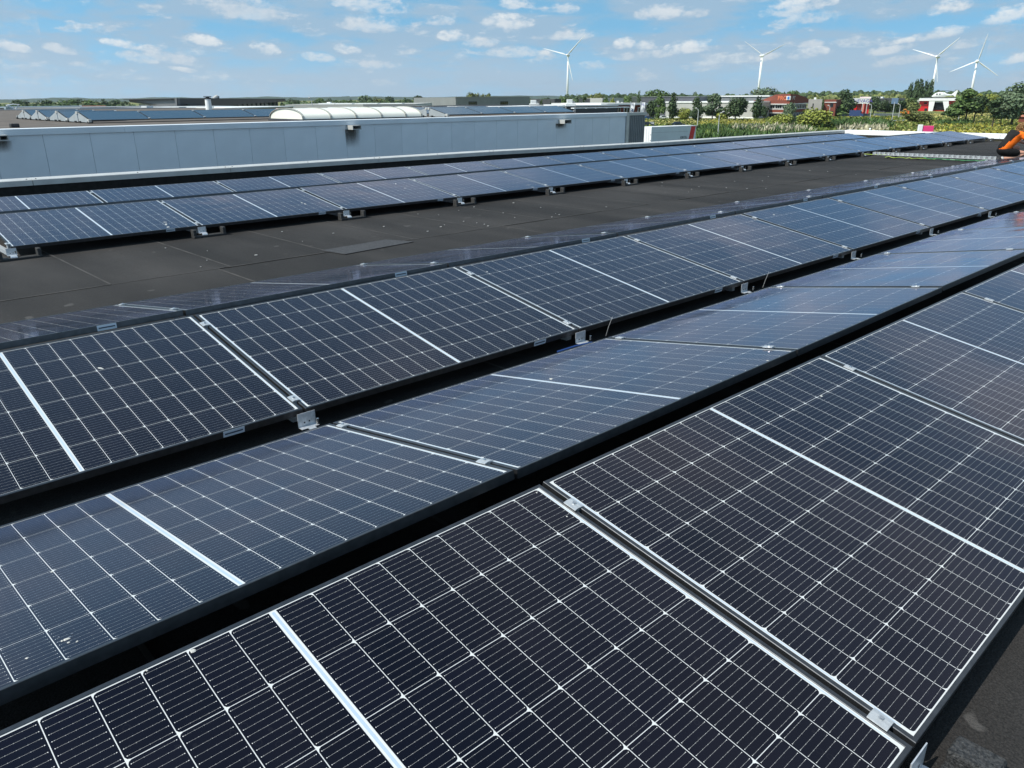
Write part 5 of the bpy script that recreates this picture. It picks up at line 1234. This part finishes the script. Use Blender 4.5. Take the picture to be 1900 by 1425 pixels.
# magenta sign behind the far parapet
q = at(1707, 242, 52); hz = at(1707, 231.3, 52).z-GZ; sg = thing('pylon_sign', 'white and magenta box sign just behind the far white parapet', 'sign', (q.x, q.y, GZ), -R(58))
MB().bbox((-.13, -.1, 0), (.11, .1, hz), .02).obj('post', M_white, sg); hw = 16*52/1440
pn = MB().bbox((.115, -.05, hz-1.5), (.115+hw, .12, hz-.06), .02).obj('panel', M_pink, sg); MB().prism([Vector((.115+hw*.45, -.056, hz-.75)), Vector((.115+hw*.55, -.056, hz-.42)), Vector((.115+hw*.66, -.056, hz-.75))], (0, .004, 0)).obj('emblem', mat('pale pink print', (.85, .45, .6), .5), pn)
# flags with round emblem
for n, (a, top, bot, w) in enumerate(((1173.5, 190.5, 210, 7), (1192.5, 190, 210, 6.5))):
    d_ = 78; q = at(a, 212, d_); T_ = at(a-w/2, top, d_); k = d_/1440; hh = T_.z-GZ
    fl_ = thing('banner_flag', 'white banner flag with a round blue emblem, %s of the two above the warehouse end' % ('left' if n == 0 else 'right'), 'flag', (T_.x, T_.y, GZ), -YAW-R(8), 'white banner flags')
    MB().tube([(0, 0, 0), (0, 0, hh+.1)], .03, 8).obj('pole', M_pole, fl_)
    hb = (bot-top)*k; b = MB(); rows = []
    for i in range(9):
        f_ = i/8; wi = w*k*(1-.5*f_**2); rows.append([Vector((.04, .03*math.sin(i*.9), hh-f_*hb)), Vector((.04+wi*.5, .05*math.sin(i*.9+1.2), hh-f_*hb)), Vector((.04+wi, .04*math.sin(i*.9+2.2), hh-f_*hb-.06*f_))])
    b.loft(rows, None, False, False, closed=False); cl = b.obj('cloth', M_white, fl_, smooth=True)
    em = MB(); zc = hh-hb*.17; xc_ = .04+w*k*.5; ro = w*k*.27
    em.loft([[Vector((xc_+q_*math.cos(2*math.pi*i/16), -.075, zc+q_*math.sin(2*math.pi*i/16))) for i in range(16)] for q_ in (ro, ro*.74)], None, False, False)
    for s_ in (-1, 1): em.poly([(xc_+s_*ro*.42, -.075, zc+ro*.6), (xc_+s_*ro*.25, -.075, zc+ro*.6), (xc_-s_*.0, -.075, zc-ro*.05), (xc_+s_*.02, -.075, zc-ro*.3)]); em.poly([(xc_+s_*ro*.7, -.0752, zc+ro*.2), (xc_+s_*ro*.52, -.0752, zc+ro*.25), (xc_+s_*ro*.2, -.0752, zc-ro*.6), (xc_+s_*ro*.32, -.0752, zc-ro*.65)])
    em.obj('emblem', M_navy if n == 0 else M_violet, fl_)
    if n == 0:
        for j in range(3): z_ = hh-hb*(.45+.15*j); MB().prism([Vector((.08, -.078, z_)), Vector((.10+w*k*.5, -.078, z_-.13)), Vector((.10+w*k*.5, -.078, z_-.20)), Vector((.08, -.078, z_-.09))], (0, .003, 0)).obj('stripe', M_navy, fl_)
    else: MB().box((xc_-.02, -.078, hh-hb*.66), (xc_+.02, -.075, hh-hb*.35)).obj('stripe', M_mgrey, fl_)
# railing at the far end of the warehouse roof
y_ = 33; rl = thing('roof_railing', 'white edge rail with four upright posts at the end of the warehouse roof', 'railing', (0, y_, ZR))
for a in (1066, 1087.5, 1105.5, 1125.5):
    p = ony(a, 210.5, y_); z1 = ony(a, 200.5, y_).z-ZR; MB().box((p.x-.04, -.04, 0), (p.x+.04, .04, z1)).obj('post', M_white, rl)
xa, xb = ony(1058, 211, y_).x, ony(1160, 211, y_).x; zz = ony(1100, 211, y_).z-ZR
MB().box((xa, -.3, max(zz-.02, .02)), (xb, -.05, max(zz+.03, .07))).obj('edge_strip', M_white, rl)

# white trailer
A_, B_ = onz(1209.5, 236, -4.0), onz(1292, 233, -4.0)
ux = Vector((B_.x-A_.x, B_.y-A_.y, 0)); TLn = ux.length; ra = math.atan2(ux.y, ux.x)
tr = thing('lorry_trailer', 'white box trailer with slanted red stripe parked behind the parapet', 'trailer', (A_.x, A_.y, GZ), ra)
MB().box((0, 0, 1.15), (TLn, 2.5, 4.0)).obj('body', M_trail, tr)
MB().box((-.05, -.03, 3.93), (TLn+.05, 2.53, 4.05)).box((-.05, -.03, 1.05), (TLn+.05, 2.53, 1.145)).obj('rail', M_white, tr)
e_ = MB().box((-.06, .0, 1.15), (-.003, 2.5, 3.925)).obj('rear_door', M_white, tr)
for yy in (.6, 1.2, 1.9): MB().box((-.11, yy, 1.3), (-.065, yy+.04, 3.8)).obj('lock_rod', M_galv, e_)
for zz in (1.6, 2.6): MB().box((-.1, .05, zz), (-.062, .22, zz+.1)).obj('hinge', M_darkp, e_)
MB().prism([Vector((TLn-2.05, -.012, 1.2)), Vector((TLn-.75, -.012, 1.2)), Vector((TLn-.15, -.012, 3.9)), Vector((TLn-1.4, -.012, 3.9))], (0, .008, 0)).obj('red_stripe', M_red, tr)
MB().box((TLn*.28, -.014, 1.28), (TLn-2.1, -.004, 1.42)).obj('red_line', M_red, tr); MB().box((.05, -.01, 3.0), (TLn-2.2, -.003, 3.03)).obj('seam', M_mgrey, tr)
text('KBICELL', .62, M_darkp, tr, Matrix.Translation((TLn-3.3, -.012, 1.9)) @ UPR, xs=.9); text('0', .9, mat('faded emblem', (.6, .1, .03), .5), tr, Matrix.Translation((TLn-1.15, -.02, 1.95)) @ UPR, 'emblem')
for xx in (2.2, 3.5, 4.8):
    for yy in (.02, 2.2): w_ = MB().tube([(xx, yy, .52), (xx, yy+.28, .52)], .5, 18).obj('wheel', M_tyre, tr); MB().tube([(xx, yy-.01, .52), (xx, yy+.02, .52)], .25, 12).obj('rim', M_galv, w_)
MB().box((0, .6, .85), (TLn, 1.9, 1.045)).obj('chassis', M_dgrey, tr); MB().box((TLn-3, .5, .05), (TLn-2.8, .7, .9)).box((TLn-3, 1.8, .05), (TLn-2.8, 2.0, .9)).obj('landing_leg', M_dgrey, tr)

def car(label, px, py, heading, m_, L_=4.3, w=1.8, h=1.5, van=False, z=GZ+.006, name='parked_car', cat='car'):
    g = onz(px, py, GZ); o = thing(name, label, cat, (g.x, g.y, z), heading)
    def sec(pr, hw): return pr
    if van: pf = [(-L_/2, .35), (-L_/2, h*.92), (-L_/2+.15, h), (L_/2-1.25, h), (L_/2-.75, h*.55), (L_/2-.1, h*.45), (L_/2, .35)]
    else: pf = [(-L_/2, .35), (-L_/2+.02, .8), (-L_/2+.5, .92), (-L_/2+.95, h-.05), (-.1, h), (.55, h-.04), (1.15, .95), (L_/2-.15, .78), (L_/2, .5), (L_/2-.02, .35)]
    b = MB(); ins = lambda z_: .0 if z_ < .95 else .16*(z_-.95)/(h-.95+.01)
    b.loft([[Vector((x, -w/2+.06+ins(z_), z_*1.0)) for x, z_ in pf], [Vector((x, -w/2+ins(z_), z_*.97+.02)) for x, z_ in pf], [Vector((x, w/2-ins(z_), z_*.97+.02)) for x, z_ in pf], [Vector((x, w/2-.06-ins(z_), z_)) for x, z_ in pf]])
    b.obj('body', m_, o)
    for s_ in (-1, 1):
        if van: MB().box((L_/2-1.35, s_*w/2-.02, h*.6), (L_/2-1.0+.1, s_*w/2+.012*s_+.012, h*.85)).obj('window', M_glassd, o)
        else: MB().prism([Vector((-1.1, s_*(w/2-.055), .97)), Vector((.95, s_*(w/2-.055), .97)), Vector((.5, s_*(w/2-.12), h-.12)), Vector((-.95, s_*(w/2-.12), h-.12))], (0, s_*.05, 0)).obj('window', M_glassd, o)
        MB().bbox((L_/2-.12, s_*w*.36-.16, .58), (L_/2+.02, s_*w*.36+.16, .72), .02).obj('headlight', M_lgrey, o)
    if not van: MB().prism([Vector((.62, -w*.38, h-.09)), Vector((.62, w*.38, h-.09)), Vector((1.13, w*.42, .99)), Vector((1.13, -w*.42, .99))], (.03, 0, .03)).obj('windscreen', M_glassd, o)
    else: MB().prism([Vector((L_/2-1.22, -w*.42, h*.97)), Vector((L_/2-1.22, w*.42, h*.97)), Vector((L_/2-.74, w*.42, h*.58)), Vector((L_/2-.74, -w*.42, h*.58))], (.03, 0, .03)).obj('windscreen', M_glassd, o)
    for xx in (-L_*.3, L_*.31):
        for s_ in (-1, 1): w_ = MB().tube([(xx, s_*(w/2-.2), .33), (xx, s_*(w/2+.02), .33)], .33, 14).obj('wheel', M_tyre, o); MB().tube([(xx, s_*(w/2+.021), .33), (xx, s_*(w/2+.03), .33)], .2, 10).obj('rim', M_galv, w_)
    return o
RY = -YAW
car('dark blue grey car driving behind the trailer', 1258, 234, RY-R(6), M_carb, 4.6, 1.8, 1.45)
car('dark car peeping out left of the trailer', 1201, 235, RY, M_carb); car('blue car parked by the trees left of the trailer', 1203, 222, RY, M_carblue, 4.5)
car('pale car parked under the left row trees', 1231, 221, RY, M_carw); car('blue box van standing before the red shop', 1588, 217.2, RY-R(20), M_navy, 6.0, 2.2, 3.0, van=True, name='box_van', cat='van')
car('white car left of the blue box van', 1575, 216.8, RY-R(16), M_carw); car('black car left of the white car by the red shop', 1566, 217.2, RY-R(14), M_carb)
car('dark car right of the blue box van', 1606, 216.8, RY-R(24), M_carb); car('dark small car by the right border, under the house', 1886, 223, RY-R(35), M_carb, 4.2, 1.75, 1.5)
q = onz(1209, 234.5, GZ); cb = thing('switch_cabinet', 'small pale cabinet behind the top left corner of the trailer', 'cabinet', (q.x, q.y, GZ), RY); MB().bbox((-.7, -.4, 0), (.7, .4, 1.3), .04).obj('housing', M_offw, cb); MB().bbox((-.74, -.44, 1.305), (.74, .44, 1.42), .03).obj('lid', M_lgrey, cb); MB().box((-.03, -.415, .1), (.03, -.402, 1.2)).obj('door_gap', M_mgrey, cb)
# orange machine
q = onz(1678, 214.5, GZ); om = thing('work_lorry', 'orange work lorry by the road left of the red and white building', 'lorry', (q.x, q.y, GZ), RY-R(30)); om.scale = (.75, .75, .75)
k = math.hypot(q.x-CAM.x, q.y-CAM.y)/1440
MB().bbox((-2.6, -1.1, 1.1), (.9, 1.1, 2.6), .15).obj('body', M_orange, om); cbn = MB().bbox((-.9, -.9, 2.61), (.9, .9, 4.0), .12).obj('cab', M_orange, om); MB().box((-.6, -.93, 2.8), (.6, -.905, 3.7)).box((.905, -.7, 2.8), (.93, .7, 3.7)).obj('window', M_glassd, cbn)
MB().prism([Vector((1.0, -1.15, 1.1)), Vector((3.3, -1.15, 1.1)), Vector((3.3, -1.15, 2.2)), Vector((2.7, -1.15, 3.0)), Vector((1.0, -1.15, 3.0))], (0, 2.3, 0)).obj('front_body', mat('red orange paint', (.75, .13, .02), .45), om)
for xx in (-1.8, 1.3):
    for s_ in (-1, 1): MB().tube([(xx, s_*.75, .75), (xx, s_*1.25, .75)], .75, 16).obj('wheel', M_tyre, om)
# guard rail by the roundabout
q0, q1 = onz(1635, 229, GZ), onz(1680, 226.5, GZ); gr = thing('guard_rail', 'grey guard rail along the gravel bank by the roundabout', 'guard rail', (q0.x, q0.y, GZ), math.atan2(q1.y-q0.y, q1.x-q0.x)); ll = (q1-q0).length
MB().loft([[Vector((x, 0, .5)), Vector((x, -.08, .58)), Vector((x, 0, .66)), Vector((x, -.08, .74)), Vector((x, 0, .82)), Vector((x, .04, .66))] for x in (0, ll)]).obj('rail', M_galv, gr)
for i in range(8): MB().box((ll*i/7-.05, .045, 0), (ll*i/7+.05, .14, .8)).obj('post', M_galv, gr)

# ------------------------------------------------------------------ the kneeling person
M_skin = mat('skin', (.52, .27, .19), .55, 0, .4); M_hair = mat('curly dark blond hair', (.22, .12, .045), .7, nscale=30, namt=.5); M_shirt = mat('black work shirt', (.018, .017, .017), .95, 0, .15, bump=.9, bscale=16, nscale=6, namt=.3); M_hi = mat('orange work shirt panel', (.9, .17, .015), .9, 0, .2, nscale=9, namt=.28, bump=1.0, bscale=15); M_short = mat('black work shorts', (.011, .011, .012), .95, 0, .12, nscale=20, namt=.3, bump=.9, bscale=14); M_shoe = mat('dark work shoe', (.03, .03, .03), .6); M_sock = mat('grey sock', (.45, .45, .45), .9)
pb = onz(1849, 297.5, .012); PD = math.hypot(pb.x-CAM.x, pb.y-CAM.y); kp = (pb-CAM).dot(fw)/FPX
pr = thing('person', 'person in black and orange work shirt and shorts kneeling at the right border', 'person', (pb.x, pb.y, .012), -YAW)
# local x: to the right in the photo, y: away from the camera, z up
def pv(px, py, y=0): return Vector(((px-1849)*kp, y, (297.5-py)*kp*1.06))
def skin(name, verts, edges, m_, parent, root=0, sub=2):
    me = bpy.data.meshes.new(name); me.from_pydata([v[0] for v in verts], edges, []); o = bpy.data.objects.new('tmp', me); COL.objects.link(o)
    md = o.modifiers.new('s', 'SKIN'); md.use_smooth_shade = True
    for i, v in enumerate(verts):
        sv_ = me.skin_vertices[0].data[i]; r_ = v[1]; sv_.radius = r_ if isinstance(r_, tuple) else (r_, r_); sv_.use_root = (i == root)
    o.modifiers.new('u', 'SUBSURF').levels = sub
    dg = bpy.context.evaluated_depsgraph_get(); m2 = bpy.data.meshes.new_from_object(o.evaluated_get(dg)); bpy.data.objects.remove(o)
    m2.materials.clear()
    for q in (m_ if isinstance(m_, list) else [m_]): m2.materials.append(q)
    m2.polygons.foreach_set('use_smooth', [True]*len(m2.polygons)); return new(name, m2, parent)
pel = pv(1858, 281.5, .02); sp1 = pv(1864, 271, .02); sp2 = pv(1872, 260.5, .03); chest = pv(1878, 254.5, .03); neck = pv(1883, 252, .03); hd0 = pv(1886.5, 249.5, .03); hd1 = pv(1887.5, 245.5, .03)
shN, shF = pv(1882, 255.5, -.13), pv(1878, 252, .2)
elN, wrN = pv(1893, 268, -.24), pv(1905, 273, -.12); elF, wrF = pv(1889, 262, .36), pv(1906, 270, .2)
hipN, hipF = pv(1858, 283.5, -.07), pv(1859, 283, .12)
knN, knF = pv(1894, 284.5, -.13), pv(1896, 276, .22); anN, anF = pv(1853, 294.5, -.06), pv(1886, 294.5, .24)
toN, toF = pv(1846, 296.5, -.09), pv(1898, 296.5, .26)
V = [(pel, .07), (sp1, .09), (sp2, .1), (chest, .095), (neck, .05), (hd0, (.078, .085)), (hd1, (.082, .09)), (pv(1888.5, 241.5, .03), .06),
     (shN, .04), (elN, .042), (wrN, .03), (shF, .04), (elF, .042), (wrF, .03),
     (hipN, .05), (knN, .06), (pv(1874, 293, -.1), .04), (anN, .036), (hipF, .05), (knF, .06), (pv(1891, 287, .23), .052), (anF, .038), (toN, .03), (toF, .03)]
E_ = [(0, 1), (1, 2), (2, 3), (3, 4), (4, 5), (5, 6), (6, 7), (3, 8), (8, 9), (9, 10), (3, 11), (11, 12), (12, 13), (0, 14), (14, 15), (15, 16), (16, 17), (0, 18), (18, 19), (19, 20), (20, 21), (17, 22), (21, 23)]
def hand(base, dirv, side):
    i0 = len(V); V.append((base+dirv*.05, (.036, .016)))
    E_.append((10 if side < 0 else 13, i0)); lat = dirv.cross(Vector((0, 0, 1))).normalized()
    for k, (off, ln) in enumerate(((-.03, .062), (-.01, .074), (.011, .07), (.03, .055))):
        a = base+dirv*.088+lat*off; V.append((a, .0095)); V.append((a+dirv*ln*.5+Vector((0, 0, -.012)), .009)); V.append((a+dirv*ln*.8+Vector((0, 0, -.04)), .0075)); n_ = len(V); E_.extend([(i0, n_-3), (n_-3, n_-2), (n_-2, n_-1)])
    a = base+dirv*.04+lat*.042*(-side); V.append((a, .011)); V.append((a+dirv*.04+lat*.015*(-side)+Vector((0, 0, -.02)), .009)); n_ = len(V); E_.extend([(i0, n_-2), (n_-2, n_-1)])
hand(wrN, (wrN-elN).normalized(), -1); hand(wrF, (wrF-elF).normalized(), 1)
body = skin('body', V, E_, M_skin, pr)
nose = hd0+Vector((.088, -.01, -.005))
fc = MB(); fc.tube([nose+Vector((-.02, 0, .03)), nose+Vector((.004, 0, -.004)), nose+Vector((-.012, 0, -.012))], [.008, .013, .009], 8).obj('nose', M_skin, body, smooth=True)
for s_ in (-1, 1):
    MB().tube([hd0+Vector((.07, s_*.034-.005, .028)), hd0+Vector((.078, s_*.034-.005, .028))], [.013, .008], 8).obj('eye', M_white, body); MB().tube([hd0+Vector((-.005, s_*.083, .03)), hd0+Vector((-.012, s_*.096, .015)), hd0+Vector((0, s_*.086, -.015))], [.008, .014, .008], 8).obj('ear', M_skin, body, smooth=True)
MB().tube([hd0+Vector((.074, -.025, -.045)), hd0+Vector((.082, 0, -.044)), hd0+Vector((.074, .02, -.045))], [.004, .007, .004], 6).obj('mouth', mat('lips', (.4, .14, .11), .5), body)
shirt = skin('shirt', [(pv(1853, 284, .02), .135), (sp1, .138), (sp2, .145), (chest, .145), (pv(1882, 252.5, .03), .066), (shN, .072), (pv(1888.5, 262.5, -.19), .062), (shF, .072), (pv(1883.5, 257, .28), .062)], [(0, 1), (1, 2), (2, 3), (3, 4), (3, 5), (5, 6), (3, 7), (7, 8)], [M_shirt, M_hi], pr, sub=3)
# orange side panel: the flank and sleeve facing the viewer
ax = (chest-pel).normalized(); nrm = Vector((-ax.z, 0, ax.x))
for p in shirt.data.polygons:
    c = p.center-pel; t_ = c.dot(ax); s_ = c.dot(nrm)
    if c.y < .0 and (-.1 < t_ < .50) and s_ < .105-.14*max(0, t_) and p.normal.y < .4: p.material_index = 1
skin('shorts', [(pv(1852, 285.5, .02), .085), (pel, .112), (hipN, .098), (pv(1884, 284.8, -.12), .084), (hipF, .098), (pv(1884, 279, .19), .084)], [(0, 1), (1, 2), (2, 3), (1, 4), (4, 5)], M_short, pr)
for a_, t_ in ((anN, toN), (anF, toF)):
    d_ = (t_-a_); skin('shoe', [(a_+Vector((0, 0, .0)), .046), (a_*.4+t_*.6+Vector((0, 0, .012)), .042), (t_+d_*.2+Vector((0, 0, .016)), .03)], [(0, 1), (1, 2)], M_shoe, pr); 
skin('sock', [(anN*.75+pv(1874, 291, -.12)*.25, .05), (anN*.9+toN*.1, .052)], [(0, 1)], M_sock, pr)
rn = random.Random(2); hb = MB()
for i in range(330):
    v = Vector((rn.gauss(0, 1), rn.gauss(0, 1), rn.gauss(0, 1))).normalized()
    if v.x > .45 and v.z < .45: continue
    if v.z < -.55: continue
    c = hd1+Vector((-.012, 0, .0)); p = c+Vector((v.x*.098, v.y*.096, v.z*.105)); t_ = v.orthogonal().normalized(); b_ = v.cross(t_); a0 = rn.random()*6.28
    t_, b_ = t_*math.cos(a0)+b_*math.sin(a0), b_*math.cos(a0)-t_*math.sin(a0); l_ = rn.uniform(.018, .034)
    hb.tube([p-v*.02, p+v*.012+t_*l_*.5, p+v*.02+t_*l_+b_*l_*.5, p+v*.004+t_*l_*.9+b_*l_*1.1], [.012, .013, .011, .004], 5)
hb.obj('hair', M_hair, pr)

# ------------------------------------------------------------------ haze over the flat land
HM = bpy.data.materials.new('pale haze'); HM.use_nodes = True; t = HM.node_tree; t.nodes.clear()
pvn = t.nodes.new('ShaderNodeVolumePrincipled'); pvn.inputs['Color'].default_value = (.80, .90, 1, 1); pvn.inputs['Density'].default_value = .00005; pvn.inputs['Anisotropy'].default_value = .3
mo = t.nodes.new('ShaderNodeOutputMaterial'); t.links.new(pvn.outputs[0], mo.inputs['Volume'])
if HAZE:
    hz_ = tag(MB().box((-9500, -9500, GZ-1), (9500, 9500, 170)).obj('haze', HM), kind='stuff')
